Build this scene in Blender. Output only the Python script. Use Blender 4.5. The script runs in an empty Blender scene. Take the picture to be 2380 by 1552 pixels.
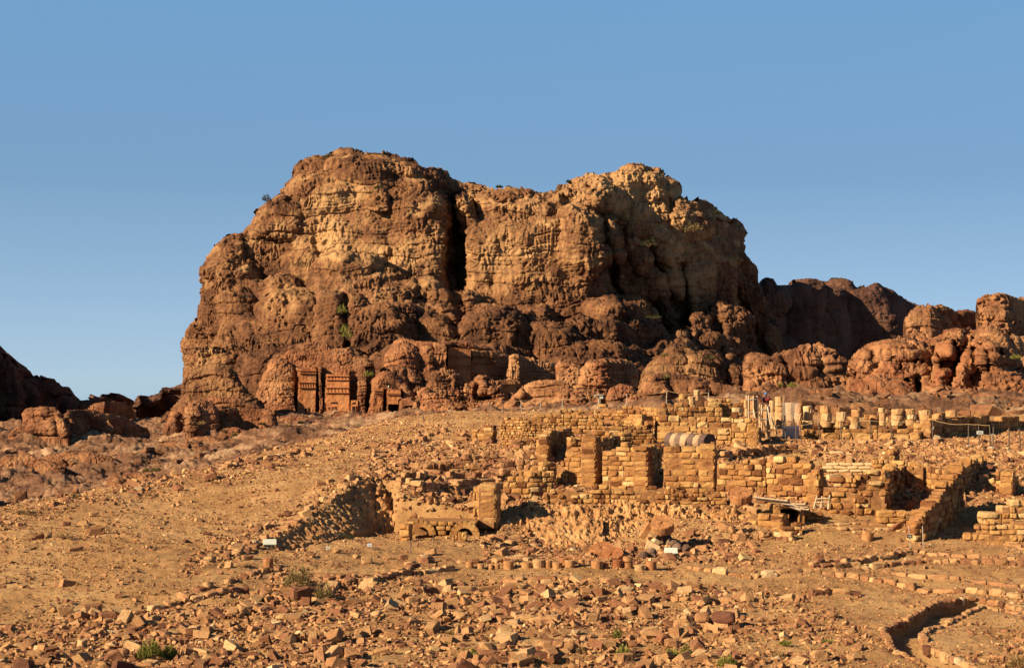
import bpy, math, random
import numpy as np

# ------------------------------------------------------------------ camera, sky, sun, exposure
scene = bpy.context.scene
COL = scene.collection
F = 3774.0; CX = 1190.0; HY = 880.0        # photo measured in a 2380 x 1552 frame, camera at the origin looking along +Y

cam_data = bpy.data.cameras.new("camera")
cam = bpy.data.objects.new("camera", cam_data); COL.objects.link(cam)
cam.location = (0, 0, 0); cam.rotation_euler = (math.radians(90), 0, 0)
cam_data.sensor_width = 36.0; cam_data.lens = 36.0 * F / 2380.0
cam_data.shift_y = (HY - 776.0) / 2380.0
cam_data.clip_start = 0.5; cam_data.clip_end = 9000
scene.camera = cam

SUN_EL = math.radians(26.0)
SUN_AZ = math.radians(60.0)                # to the left of straight behind the camera
sd = np.array([-math.sin(SUN_AZ) * math.cos(SUN_EL), -math.cos(SUN_AZ) * math.cos(SUN_EL), math.sin(SUN_EL)])
world = bpy.data.worlds.new("World"); scene.world = world; world.use_nodes = True
wn = world.node_tree.nodes; wl = world.node_tree.links
bg = wn["Background"]
sky = wn.new("ShaderNodeTexSky"); sky.sky_type = 'NISHITA'; sky.sun_disc = False
sky.sun_elevation = SUN_EL
sky.sun_rotation = math.atan2(sd[0], sd[1])
sky.altitude = 2500; sky.air_density = 0.6; sky.dust_density = 0.0; sky.ozone_density = 4.0
# the physical sky, evened out with the clear blue of a dry high desert; darkened above the view to warm the shadows
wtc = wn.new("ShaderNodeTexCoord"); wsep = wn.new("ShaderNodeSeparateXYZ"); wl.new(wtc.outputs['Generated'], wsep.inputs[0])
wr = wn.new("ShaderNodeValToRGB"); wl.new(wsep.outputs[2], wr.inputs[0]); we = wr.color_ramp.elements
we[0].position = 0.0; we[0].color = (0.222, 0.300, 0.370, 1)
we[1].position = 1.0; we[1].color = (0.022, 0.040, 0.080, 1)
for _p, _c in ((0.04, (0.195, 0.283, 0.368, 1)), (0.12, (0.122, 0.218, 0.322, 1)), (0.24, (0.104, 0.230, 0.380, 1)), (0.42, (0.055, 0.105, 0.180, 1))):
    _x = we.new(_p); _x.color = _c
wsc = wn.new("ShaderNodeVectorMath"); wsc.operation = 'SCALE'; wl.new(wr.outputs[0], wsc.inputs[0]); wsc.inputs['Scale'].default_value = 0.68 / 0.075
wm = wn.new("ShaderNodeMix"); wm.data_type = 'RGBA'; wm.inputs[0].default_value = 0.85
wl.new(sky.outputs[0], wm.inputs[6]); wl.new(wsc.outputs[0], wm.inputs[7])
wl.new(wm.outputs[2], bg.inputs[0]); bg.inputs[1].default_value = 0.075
sun_data = bpy.data.lights.new("sun", 'SUN'); sun_data.energy = 5.0; sun_data.angle = math.radians(0.5)
sun_data.color = (1.0, 0.79, 0.53)
sun = bpy.data.objects.new("sun", sun_data); COL.objects.link(sun)
from mathutils import Vector, Matrix
sun.rotation_euler = Vector(sd).to_track_quat('Z', 'Y').to_euler()
sun.location = (-60, -40, 60)
scene.view_settings.view_transform = 'Standard'; scene.view_settings.look = 'None'
scene.view_settings.exposure = 1.27; scene.view_settings.gamma = 1.0
scene.view_settings.use_curve_mapping = False

# ------------------------------------------------------------------ helpers
rng = np.random.default_rng(11)
random.seed(5)

def P(px, py, d):
    px = np.asarray(px, float); py = np.asarray(py, float); d = np.asarray(d, float)
    return np.stack(np.broadcast_arrays((px - CX) / F * d, d, -(py - HY) / F * d), -1)

def sstep(a, b, x):
    t = np.clip((x - a) / (b - a), 0, 1); return t * t * (3 - 2 * t)

G12 = np.array([[1,1,0],[-1,1,0],[1,-1,0],[-1,-1,0],[1,0,1],[-1,0,1],[1,0,-1],[-1,0,-1],[0,1,1],[0,-1,1],[0,1,-1],[0,-1,-1],
                [1,1,0],[-1,1,0],[0,-1,1],[0,-1,-1]], np.float32)
def _hash(ix, iy, iz, seed):
    h = (ix.astype(np.uint32) * np.uint32(374761393) + iy.astype(np.uint32) * np.uint32(668265263)
         + iz.astype(np.uint32) * np.uint32(2147483647 - 1274126177) + np.uint32(seed * 974634777 & 0xffffffff))
    h ^= h >> np.uint32(13); h *= np.uint32(1274126177); h ^= h >> np.uint32(16); h *= np.uint32(2246822519); h ^= h >> np.uint32(13)
    return h

def noise3(p, seed=0):
    p = np.asarray(p, np.float32); i = np.floor(p); f = p - i; i = i.astype(np.int64)
    u = f * f * f * (f * (f * 6 - 15) + 10)
    out = np.zeros(len(p), np.float32)
    for dx in (0, 1):
        wx = u[:, 0] if dx else 1 - u[:, 0]
        for dy in (0, 1):
            wy = u[:, 1] if dy else 1 - u[:, 1]
            for dz in (0, 1):
                wz = u[:, 2] if dz else 1 - u[:, 2]
                g = G12[_hash(i[:, 0] + dx, i[:, 1] + dy, i[:, 2] + dz, seed) & np.uint32(15)]
                out += wx * wy * wz * (g[:, 0] * (f[:, 0] - dx) + g[:, 1] * (f[:, 1] - dy) + g[:, 2] * (f[:, 2] - dz))
    return out * 1.4

def fbm(p, octv=4, seed=0, gain=0.5, lac=2.03):
    a = 1.0; s = 0; p = np.asarray(p, np.float32)
    for k in range(octv):
        s = s + a * noise3(p, seed + k * 17); p = p * lac + 3.7; a *= gain
    return s

def ridged(p, octv=3, seed=0):
    a = 1.0; s = 0; p = np.asarray(p, np.float32)
    for k in range(octv):
        s = s + a * (1 - 2 * np.abs(noise3(p, seed + k * 13))); p = p * 2.07 + 1.3; a *= 0.5
    return s / 1.6

def worley(p, seed=0):
    p = np.asarray(p, np.float32); i = np.floor(p).astype(np.int64); f = p - i
    best = np.full(len(p), 9.0, np.float32)
    for dx in (-1, 0, 1):
        for dy in (-1, 0, 1):
            for dz in (-1, 0, 1):
                h = _hash(i[:, 0] + dx, i[:, 1] + dy, i[:, 2] + dz, seed)
                ox = (h & np.uint32(1023)).astype(np.float32) / 1023; oy = ((h >> np.uint32(10)) & np.uint32(1023)).astype(np.float32) / 1023
                oz = ((h >> np.uint32(20)) & np.uint32(1023)).astype(np.float32) / 1023
                d = (dx + ox - f[:, 0]) ** 2 + (dy + oy - f[:, 1]) ** 2 + (dz + oz - f[:, 2]) ** 2
                best = np.minimum(best, d)
    return np.sqrt(best)

def mesh_np(name, V, L, S, T, attrs=None, smooth=False, matidx=None):
    """V verts, L flat loop vertex indices, S loop starts, T loop totals"""
    me = bpy.data.meshes.new(name)
    me.vertices.add(len(V)); me.vertices.foreach_set('co', np.ascontiguousarray(V, np.float32).ravel())
    me.loops.add(len(L)); me.loops.foreach_set('vertex_index', np.ascontiguousarray(L, np.int32))
    me.polygons.add(len(S)); me.polygons.foreach_set('loop_start', np.ascontiguousarray(S, np.int32))
    if matidx is not None: me.polygons.foreach_set('material_index', np.ascontiguousarray(matidx, np.int32))
    me.update(calc_edges=True)
    if smooth: me.shade_smooth()
    else: me.shade_flat()
    for k, v in (attrs or {}).items():
        a = me.attributes.new(k, 'FLOAT', 'POINT'); a.data.foreach_set('value', np.ascontiguousarray(v, np.float32))
    return me

def grid_faces(nr, nc):
    r = np.arange(nr - 1)[:, None] * nc; c = np.arange(nc - 1)[None, :]
    a = (r + c).ravel()
    q = np.stack([a, a + 1, a + 1 + nc, a + nc], 1)
    return q.ravel(), np.arange(len(a)) * 4, np.full(len(a), 4)

def link(name, me, mat=None, parent=None, origin=None):
    o = bpy.data.objects.new(name, me); COL.objects.link(o)
    if mat is not None:
        for m in (mat if isinstance(mat, (list, tuple)) else [mat]): me.materials.append(m)
    if parent is not None: o.parent = parent
    if origin is not None:
        me.transform(Matrix.Translation(-Vector(origin))); o.location = origin
    return o

def tag(o, label=None, cat=None, group=None, kind=None):
    if label: o['label'] = label
    if cat: o['category'] = cat
    if group: o['group'] = group
    if kind: o['kind'] = kind
    return o

def empty(name, loc, rz=0.0, **k):
    o = bpy.data.objects.new(name, None); COL.objects.link(o); o.location = [float(v) for v in loc]; o.rotation_euler = (0, 0, rz)
    o.empty_display_size = 0.3
    return tag(o, **k)

class Acc:
    """collects transformed copies of template solids into one mesh"""
    def __init__(s): s.V = []; s.L = []; s.S = []; s.T = []; s.tint = []; s.M = []; s.nv = 0; s.nl = 0
    def add(s, v, faces, tint=0.5, mi=0):
        v = np.asarray(v, float)
        for f in faces:
            s.L.append(np.asarray(f) + s.nv); s.S.append(s.nl); s.T.append(len(f)); s.nl += len(f); s.M.append(mi)
        s.V.append(v); s.tint.append(np.full(len(v), tint)); s.nv += len(v)
    def batch(s, tv, tf, C, R, H, tint, jit=0.0, mi=0, r=rng):
        """tv (n,3) template; C (N,3) centres; R (N,3,3) axes as columns; H (N,3) scales"""
        N = len(C); n = len(tv)
        if N == 0: return
        loc = tv[None] * H[:, None, :]
        if jit is not None and np.any(np.asarray(jit) > 0):
            loc = loc + r.normal(0, 1, loc.shape) * (np.asarray(jit)[..., None, None] if np.ndim(jit) else jit) * np.minimum(H.min(1), 1.0)[:, None, None]
        W = np.einsum('nij,nkj->nki', R, loc) + C[:, None, :]
        fl = np.concatenate([np.asarray(f) for f in tf]); tot = np.array([len(f) for f in tf])
        st = np.concatenate([[0], np.cumsum(tot)[:-1]])
        off = s.nv + np.arange(N) * n
        s.L.append((fl[None] + off[:, None]).ravel())
        s.S.append((s.nl + st[None] + (np.arange(N) * len(fl))[:, None]).ravel())
        s.T.append(np.tile(tot, N)); s.M.append(np.full(N * len(tf), mi))
        s.V.append(W.reshape(-1, 3)); s.tint.append(np.repeat(np.broadcast_to(tint, N), n))
        s.nv += N * n; s.nl += N * len(fl)
    def mesh(s, name, smooth=False):
        V = np.concatenate(s.V)
        L = np.concatenate([np.atleast_1d(x) for x in s.L]); S = np.concatenate([np.atleast_1d(x) for x in s.S])
        T = np.concatenate([np.atleast_1d(x) for x in s.T]); M = np.concatenate([np.atleast_1d(x) for x in s.M])
        return mesh_np(name, V, L, S, T, {'tint': np.concatenate(s.tint)}, smooth, M)

# templates ---------------------------------------------------------
def bevel_box(b=0.12):
    v = []; idx = {}
    for sx in (-1, 1):
        for sy in (-1, 1):
            for sz in (-1, 1):
                for ax in range(3):
                    p = [sx, sy, sz]
                    for a in range(3):
                        if a != ax: p[a] *= (1 - b)
                    idx[(sx, sy, sz, ax)] = len(v); v.append(p)
    f = []
    for ax in range(3):
        o = [a for a in range(3) if a != ax]
        for s in (-1, 1):
            q = []
            for (a, c) in ((-1, -1), (1, -1), (1, 1), (-1, 1)):
                k = [0, 0, 0]; k[ax] = s; k[o[0]] = a; k[o[1]] = c; q.append(idx[(*k, ax)])
            f.append(q)
    for ax in range(3):
        o = [a for a in range(3) if a != ax]
        for a in (-1, 1):
            for c in (-1, 1):
                k0 = [0, 0, 0]; k0[ax] = -1; k0[o[0]] = a; k0[o[1]] = c
                k1 = list(k0); k1[ax] = 1
                f.append([idx[(*k0, o[0])], idx[(*k1, o[0])], idx[(*k1, o[1])], idx[(*k0, o[1])]])
    for sx in (-1, 1):
        for sy in (-1, 1):
            for sz in (-1, 1): f.append([idx[(sx, sy, sz, a)] for a in range(3)])
    v = np.array(v, float)
    out = []
    for q in f:                                            # orient outward
        c = v[q].mean(0); n = np.cross(v[q[1]] - v[q[0]], v[q[2]] - v[q[0]])
        out.append(q if np.dot(n, c) > 0 else q[::-1])
    return v, out
def worn_box(n=3, p=6.0):
    """rounded, gridded block: quarried stone with softened edges"""
    v = []; f = []; idx = {}
    def vid(q):
        k = tuple(np.round(q, 5))
        if k not in idx: idx[k] = len(v); v.append(q)
        return idx[k]
    for ax in range(3):
        o = [a for a in range(3) if a != ax]
        for s in (-1, 1):
            for i in range(n):
                for j in range(n):
                    q = []
                    for a, c in ((i, j), (i + 1, j), (i + 1, j + 1), (i, j + 1)):
                        w = [0, 0, 0]; w[ax] = s
                        for t_, g_ in ((o[0], a), (o[1], c)):
                            u = -1 + 2 * g_ / n; w[t_] = math.copysign(abs(u) ** 0.6, u) if 0 < g_ < n else u
                        q.append(vid(np.array(w, float)))
                    f.append(q)
    v = np.array(v); r = (np.abs(v) ** p).sum(1) ** (1 / p); v = v / r[:, None]
    out = []
    for q in f:
        c = v[q].mean(0); nn = np.cross(v[q[1]] - v[q[0]], v[q[2]] - v[q[0]]); out.append(q if np.dot(nn, c) > 0 else q[::-1])
    return v, out
BOX = worn_box(3, 6.5); BOXS = bevel_box(0.06); BOXR = worn_box(3, 4.0)

import bmesh
def hull_rock(seed, blocky):
    r = np.random.default_rng(seed); bm = bmesh.new()
    if blocky:
        pts = []
        for sx in (-1, 1):
            for sy in (-1, 1):
                for sz in (-1, 1):
                    for k in range(2):
                        p = np.array([sx, sy, sz], float) * (1 - r.uniform(0, 0.38, 3)); pts.append(p)
        pts += list(r.uniform(-1, 1, (4, 3)))
    else:
        q = r.normal(0, 1, (20, 3)); q /= np.linalg.norm(q, axis=1)[:, None]; pts = list(q * r.uniform(0.8, 1.1, (20, 1)))
    for p in pts: bm.verts.new(p)
    res = bmesh.ops.convex_hull(bm, input=bm.verts)
    bmesh.ops.delete(bm, geom=[v for v in bm.verts if not v.link_faces], context='VERTS')
    bmesh.ops.dissolve_limit(bm, angle_limit=0.16, verts=bm.verts, edges=bm.edges)
    bmesh.ops.recalc_face_normals(bm, faces=bm.faces)
    bm.verts.index_update()
    v = np.array([x.co[:] for x in bm.verts]); f = [[x.index for x in q.verts] for q in bm.faces]
    bm.free(); return v, f
ROCKS = [hull_rock(100 + i, i % 3 != 2) for i in range(18)]
TETRA = [hull_rock(300 + i, False) for i in range(4)]
def small_rock(seed):
    r = np.random.default_rng(seed); bm = bmesh.new()
    for p in r.uniform(-1, 1, (9, 3)): bm.verts.new(p)
    bmesh.ops.convex_hull(bm, input=bm.verts)
    bmesh.ops.delete(bm, geom=[v for v in bm.verts if not v.link_faces], context='VERTS')
    bmesh.ops.recalc_face_normals(bm, faces=bm.faces); bm.verts.index_update()
    v = np.array([x.co[:] for x in bm.verts]); f = [[x.index for x in q.verts] for q in bm.faces]
    bm.free(); return v, f
PEBBLES = [small_rock(500 + i) for i in range(8)]

def cyl(n=20, bev=0.06):
    v = []; f = []
    for (z, r) in ((-1, 1 - bev), (-1 + bev, 1), (1 - bev, 1), (1, 1 - bev)):
        for k in range(n): a = 2 * math.pi * k / n; v.append((r * math.cos(a), r * math.sin(a), z))
    for j in range(3):
        for k in range(n): f.append([j * n + k, j * n + (k + 1) % n, (j + 1) * n + (k + 1) % n, (j + 1) * n + k])
    f.append(list(range(n))[::-1]); f.append([3 * n + k for k in range(n)])
    return np.array(v, float), f
CYL = cyl(20)

def rotz(a):
    a = np.atleast_1d(a); c, s = np.cos(a), np.sin(a); R = np.zeros((len(a), 3, 3))
    R[:, 0, 0] = c; R[:, 0, 1] = -s; R[:, 1, 0] = s; R[:, 1, 1] = c; R[:, 2, 2] = 1; return R
def randrot(n, tilt, r=rng):
    """random heading, limited tilt"""
    R = rotz(r.uniform(0, 2 * math.pi, n)); t = r.normal(0, tilt, n); u = r.normal(0, tilt, n)
    A = np.zeros((n, 3, 3)); A[:, 0, 0] = 1; A[:, 1, 1] = np.cos(t); A[:, 1, 2] = -np.sin(t); A[:, 2, 1] = np.sin(t); A[:, 2, 2] = np.cos(t)
    B = np.zeros((n, 3, 3)); B[:, 1, 1] = 1; B[:, 0, 0] = np.cos(u); B[:, 0, 2] = np.sin(u); B[:, 2, 0] = -np.sin(u); B[:, 2, 2] = np.cos(u)
    return R @ A @ B

# ------------------------------------------------------------------ materials
def nodes(name):
    m = bpy.data.materials.new(name); m.use_nodes = True; nt = m.node_tree; b = nt.nodes["Principled BSDF"]
    b.inputs['Roughness'].default_value = 0.9
    b.inputs['Specular IOR Level'].default_value = 0.15
    return m, nt, b
def N(nt, t, **k):
    n = nt.nodes.new(t)
    for a, v in k.items():
        if a.startswith('i_'):
            key = a[2:].replace('_', ' ')
            n.inputs[int(key) if key.isdigit() else key].default_value = v
        else: setattr(n, a, v)
    return n
def ramp(nt, fac, stops):
    r = nt.nodes.new('ShaderNodeValToRGB'); e = r.color_ramp.elements
    e[0].position = stops[0][0]; e[0].color = (*stops[0][1], 1)
    e[1].position = stops[-1][0]; e[1].color = (*stops[-1][1], 1)
    for p, c in stops[1:-1]:
        x = e.new(p); x.color = (*c, 1)
    if fac is not None: nt.links.new(fac, r.inputs[0])
    return r
def mix(nt, fac, a, b, mode='MIX'):
    n = nt.nodes.new('ShaderNodeMix'); n.data_type = 'RGBA'; n.blend_type = mode
    for s, v in ((n.inputs[0], fac), (n.inputs[6], a), (n.inputs[7], b)):
        if isinstance(v, (float, int)): s.default_value = v
        elif isinstance(v, tuple): s.default_value = (*v, 1)
        else: nt.links.new(v, s)
    return n.outputs[2]
def math_(nt, op, a, b=None, clamp=False):
    n = nt.nodes.new('ShaderNodeMath'); n.operation = op; n.use_clamp = clamp
    for s, v in ((n.inputs[0], a), (n.inputs[1], b)):
        if v is None: continue
        if isinstance(v, (float, int)): s.default_value = v
        else: nt.links.new(v, s)
    return n.outputs[0]
def coords(nt, scale=(1, 1, 1)):
    tc = nt.nodes.new('ShaderNodeTexCoord'); mp = nt.nodes.new('ShaderNodeMapping'); mp.inputs['Scale'].default_value = scale
    nt.links.new(tc.outputs['Object'], mp.inputs[0]); return mp.outputs[0]
def tex(nt, scale, vec=None, detail=6, rough=0.6, dist=0.0):
    n = nt.nodes.new('ShaderNodeTexNoise'); n.inputs['Scale'].default_value = scale; n.inputs['Detail'].default_value = detail
    n.inputs['Roughness'].default_value = rough; n.inputs['Distortion'].default_value = dist
    if vec is not None: nt.links.new(vec, n.inputs[0])
    return n.outputs[0]
def bump(nt, b, h, strength, dist):
    n = nt.nodes.new('ShaderNodeBump'); n.inputs['Strength'].default_value = strength; n.inputs['Distance'].default_value = dist
    nt.links.new(h, n.inputs['Height']); nt.links.new(n.outputs[0], b.inputs['Normal'])

def mat_cliff(name, dark, mid, pale, s=1.0, red=None, strata=0.35, bd=1.2):
    """desert sandstone: dark varnish, mid body, fresh pale scars ('pale' attribute), bedding bands"""
    m, nt, b = nodes(name)
    c = coords(nt)
    streak = tex(nt, 0.35 / s, coords(nt, (1, 1, 0.09)), 5, 0.65, 0.4)      # vertical varnish streaks
    blot = tex(nt, 0.045 / s, c, 8, 0.62, 0.6)
    fine = tex(nt, 0.8 / s, c, 6, 0.7)
    at = N(nt, 'ShaderNodeAttribute', attribute_name='pale')
    f = math_(nt, 'ADD', math_(nt, 'MULTIPLY', streak, 0.5), math_(nt, 'MULTIPLY', blot, 0.80))
    f = math_(nt, 'ADD', f, math_(nt, 'MULTIPLY', math_(nt, 'SUBTRACT', fine, 0.5), 0.35))
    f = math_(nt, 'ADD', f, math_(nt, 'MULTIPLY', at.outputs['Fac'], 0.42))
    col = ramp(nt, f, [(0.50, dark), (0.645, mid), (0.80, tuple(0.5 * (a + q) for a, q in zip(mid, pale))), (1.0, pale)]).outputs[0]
    band = tex(nt, 0.5 / s, coords(nt, (0.05, 0.05, 1.0)), 5, 0.6, 0.3)
    bc = ramp(nt, band, [(0.35, (0.62, 0.55, 0.55)), (0.5, (1, 1, 1)), (0.62, (1.12, 1.02, 0.9))]).outputs[0]
    col = mix(nt, strata, col, bc, 'MULTIPLY')
    if red:
        ra = N(nt, 'ShaderNodeAttribute', attribute_name='red')
        col = mix(nt, ra.outputs['Fac'], col, mix(nt, 0.5, col, red))
    nt.links.new(col, b.inputs['Base Color'])
    h = math_(nt, 'ADD', tex(nt, 1.3 / s, c, 8, 0.72), math_(nt, 'MULTIPLY', tex(nt, 1.0 / s, coords(nt, (1, 1, 0.12)), 5, 0.6), 0.7))
    bump(nt, b, h, 0.8, bd * s)
    return m

def mat_ground(name):
    m, nt, b = nodes(name); c = coords(nt)
    at = N(nt, 'ShaderNodeAttribute', attribute_name='rocky')
    n1 = tex(nt, 0.25, c, 8, 0.6); n2 = tex(nt, 6.0, c, 6, 0.75)
    f = math_(nt, 'ADD', math_(nt, 'MULTIPLY', n1, 0.6), math_(nt, 'MULTIPLY', n2, 0.4))
    soil = ramp(nt, f, [(0.36, (0.265, 0.133, 0.052)), (0.5, (0.44, 0.245, 0.101)), (0.64, (0.57, 0.355, 0.160))]).outputs[0]
    r1 = tex(nt, 0.05, coords(nt, (1, 0.6, 3)), 9, 0.72, 1.0); r2 = tex(nt, 0.6, c, 8, 0.75)
    g = math_(nt, 'ADD', math_(nt, 'MULTIPLY', r1, 0.65), math_(nt, 'MULTIPLY', r2, 0.35))
    rock = ramp(nt, g, [(0.40, (0.062, 0.029, 0.017)), (0.47, (0.145, 0.070, 0.038)), (0.53, (0.24, 0.130, 0.070)), (0.60, (0.38, 0.245, 0.140))]).outputs[0]
    col = mix(nt, at.outputs['Fac'], soil, rock)
    ye = N(nt, 'ShaderNodeAttribute', attribute_name='ochre')
    col = mix(nt, ye.outputs['Fac'], col, (0.46, 0.275, 0.105))
    nt.links.new(col, b.inputs['Base Color'])
    h = math_(nt, 'ADD', tex(nt, 4.0, c, 9, 0.85), tex(nt, 1.2, c, 4, 0.6))
    bump(nt, b, h, 1.0, 0.28)
    return m

def mat_block(name, ramp_stops, bumpd=0.07, rnd=True):
    """quarried stone; 'tint' picks each stone's own colour"""
    m, nt, b = nodes(name); c = coords(nt)
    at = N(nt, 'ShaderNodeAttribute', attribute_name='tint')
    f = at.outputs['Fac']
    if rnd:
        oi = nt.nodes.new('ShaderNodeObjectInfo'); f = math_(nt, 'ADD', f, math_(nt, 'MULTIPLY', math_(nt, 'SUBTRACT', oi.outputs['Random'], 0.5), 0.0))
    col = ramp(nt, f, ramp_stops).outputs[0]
    n = tex(nt, 2.2, c, 8, 0.7, 0.4)
    col = mix(nt, 0.75, col, ramp(nt, n, [(0.33, (0.55, 0.48, 0.44)), (0.5, (1, 1, 1)), (0.68, (1.2, 1.14, 1.05))]).outputs[0], 'MULTIPLY')
    st = tex(nt, 0.45, c, 5, 0.6, 0.5); col = mix(nt, 0.7, col, ramp(nt, st, [(0.38, (0.66, 0.56, 0.50)), (0.55, (1, 1, 1))]).outputs[0], 'MULTIPLY')
    nt.links.new(col, b.inputs['Base Color'])
    bump(nt, b, tex(nt, 7.0, c, 8, 0.8), 1.0, bumpd)
    return m

def mat_plain(name, col, rough=0.6, metal=0.0, var=0.15, scale=8.0):
    m, nt, b = nodes(name); n = tex(nt, scale, coords(nt), 4)
    lo = tuple(x * (1 - var) for x in col); hi = tuple(min(1, x * (1 + var)) for x in col)
    nt.links.new(ramp(nt, n, [(0.35, lo), (0.65, hi)]).outputs[0], b.inputs['Base Color'])
    b.inputs['Roughness'].default_value = rough; b.inputs['Metallic'].default_value = metal
    return m

M = {}
M['mountain'] = mat_cliff('mountain_sandstone', (0.062, 0.028, 0.015), (0.172, 0.079, 0.036), (0.44, 0.26, 0.115), 1.3, red=(0.13, 0.050, 0.022))
M['redrock'] = mat_cliff('red_sandstone', (0.070, 0.031, 0.016), (0.190, 0.086, 0.040), (0.42, 0.235, 0.108), 0.7, red=(0.28, 0.095, 0.040), strata=0.75, bd=0.7)
M['darkrock'] = mat_cliff('dark_sandstone', (0.06, 0.028, 0.020), (0.12, 0.057, 0.036), (0.22, 0.12, 0.075), 1.8, bd=1.2)
M['ground'] = mat_ground('dry_ground')
TEMPLE = [(0.0, (0.135, 0.054, 0.021)), (0.2, (0.235, 0.106, 0.038)), (0.5, (0.345, 0.180, 0.062)), (0.8, (0.415, 0.242, 0.090)), (1.0, (0.49, 0.335, 0.155))]
RUBBLE = [(0.0, (0.12, 0.052, 0.032)), (0.2, (0.24, 0.110, 0.055)), (0.5, (0.37, 0.202, 0.092)), (0.8, (0.47, 0.290, 0.135)), (0.95, (0.53, 0.375, 0.20)), (1.0, (0.50, 0.36, 0.21))]
M['block'] = mat_block('ochre_ashlar', TEMPLE)
M['rubble'] = mat_block('rubble_stone', RUBBLE)
M['mortar'] = mat_plain('earth_mortar', (0.22, 0.108, 0.044), 0.95, 0, 0.3, 3.0)
# ------------------------------------------------------------------ ground: control heights, smooth in between
CP = []
def cp(px, py, d): CP.append(((px - CX) / F, d, -(py - HY) / F * d))
def cz(px, d, z): CP.append(((px - CX) / F, d, z))
for x in (-400, 0, 400, 800, 1200, 1600, 2000, 2400, 2800):
    cp(x, 1575, 60); cp(x, 1450, 71.5)
    cz(x, 45, -11.8)
for x, y, d in [(0,1350,80),(500,1350,80),(1000,1350,83),(1500,1350,84),(2000,1350,85),(2380,1350,86),(-400,1340,80),(2800,1350,86),
    (0,1280,90),(400,1275,90),(620,1288,90),(900,1290,92),(1300,1298,91.5),(1700,1300,91.5),(2000,1290,93.5),(2380,1290,94),
    (-300,1240,98),(0,1200,103),(200,1155,112),(400,1110,122),(560,1080,131),(700,1040,142),(850,1000,155),(960,966,165),(1150,958,168),
    (300,1200,104),(500,1180,108),(600,1245,98),(620,1262,95.5),(740,1185,104),(865,1112,113),(800,1050,138),(920,1075,127),
    (950,1110,120),(1040,1140,114),(1000,1060,133),(1160,1015,145),(1300,1000,148),(1300,1060,130),(1420,1050,130),
    (1450,1135,118),(1250,1142,117),(1700,1152,116),(1850,1162,114.5),(1300,1178,111),(1600,1180,110.5),(1800,1190,109.5),
    (1250,1270,102.5),(1450,1275,102),(1650,1285,99),(1780,1270,100),(1100,1268,98.5),
    (1900,1250,102),(2060,1262,100.5),(2080,1190,110),(1950,1185,110.5),(1900,1145,115),
    (1770,1036,138),(1900,1030,140),(2050,1030,140),(1800,1085,128),(1950,1110,125),(2100,1080,127),
    (1700,1024,146),(1950,1022,148),(2150,1022,147),(2250,1030,142),(2380,1048,134),
    (2250,1245,104),(2380,1250,105),(2250,1180,112),(2350,1120,120),(2250,1090,124),
    (1500,962,182),(1780,955,178),(2000,970,190),(2380,975,200),(1800,955,230),(2100,948,260),(2380,940,260),(2700,930,260),(2700,1030,150),(2700,1240,105)]:
    cp(x, y, d)
for px, d, z in [(-300,130,-14),(0,150,-15),(0,210,-21),(300,165,-13),(400,190,-15),(560,185,-12.5),(700,215,-14),(960,240,-11),(1150,250,-9),
    (-400,260,-23),(0,290,-23),(300,260,-19),(600,280,-16.5),(900,300,-13.5),
    (1400,300,-8),(1500,450,-9),(1800,400,-6),(2200,400,-5),(2600,400,-5)]: cz(px, d, z)
for px, py, d in [(0,1090,360),(300,1095,350),(600,1060,380),(0,1030,440),(300,1030,450),(600,1000,520),(700,966,590),(900,968,600),(1100,966,620),(850,985,470),(900,1000,380)]: cp(px, py, d)
for px in (-400, 0, 300):
    cz(px, 560, -16.5); cz(px, 800, -26); cz(px, 1300, -52); cz(px, 3000, -150)
for px in (700, 1200, 1700, 2300, 2800): cz(px, 800, -12); cz(px, 1300, -22); cz(px, 3000, -90)
CP = np.array(CP)
def _uv(u, d): return np.stack([u, 0.85 * np.log(np.maximum(d, 1.0))], -1)
_cuv = _uv(CP[:, 0], CP[:, 1])
def _tps(r2): return np.where(r2 > 1e-12, 0.5 * r2 * np.log(np.maximum(r2, 1e-12)), 0)
_n = len(CP)
_A = np.zeros((_n + 3, _n + 3)); _A[:_n, :_n] = _tps(((_cuv[:, None] - _cuv[None]) ** 2).sum(-1)) + np.eye(_n) * 2e-5
_A[:_n, _n] = 1; _A[:_n, _n + 1:] = _cuv; _A[_n, :_n] = 1; _A[_n + 1:, :_n] = _cuv.T
_w = np.linalg.solve(_A, np.concatenate([CP[:, 2], [0, 0, 0]]))
def base_h(u, d):
    out = np.empty(len(u)); u = np.clip(u, -0.42, 0.42); d = np.clip(d, 44, 3000)
    for k in range(0, len(u), 40000):
        q = _uv(u[k:k + 40000], d[k:k + 40000])
        out[k:k + 40000] = _tps(((q[:, None] - _cuv[None]) ** 2).sum(-1)) @ _w[:_n] + _w[_n] + q @ _w[_n + 1:]
    return out

def inpoly(x, y, poly):
    poly = np.asarray(poly, float); ins = np.zeros(len(x), bool); dist = np.full(len(x), 1e9)
    for (x0, y0), (x1, y1) in zip(poly, np.roll(poly, -1, 0)):
        c = ((y0 > y) != (y1 > y)) & (x < (x1 - x0) * (y - y0) / (y1 - y0 + 1e-12) + x0); ins ^= c
        dx, dy = x1 - x0, y1 - y0; t = np.clip(((x - x0) * dx + (y - y0) * dy) / (dx * dx + dy * dy + 1e-9), 0, 1)
        dist = np.minimum(dist, np.hypot(x - x0 - t * dx, y - y0 - t * dy))
    return np.where(ins, -dist, dist)
def xy(px, d): return ((px - CX) / F * d, d)
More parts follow.
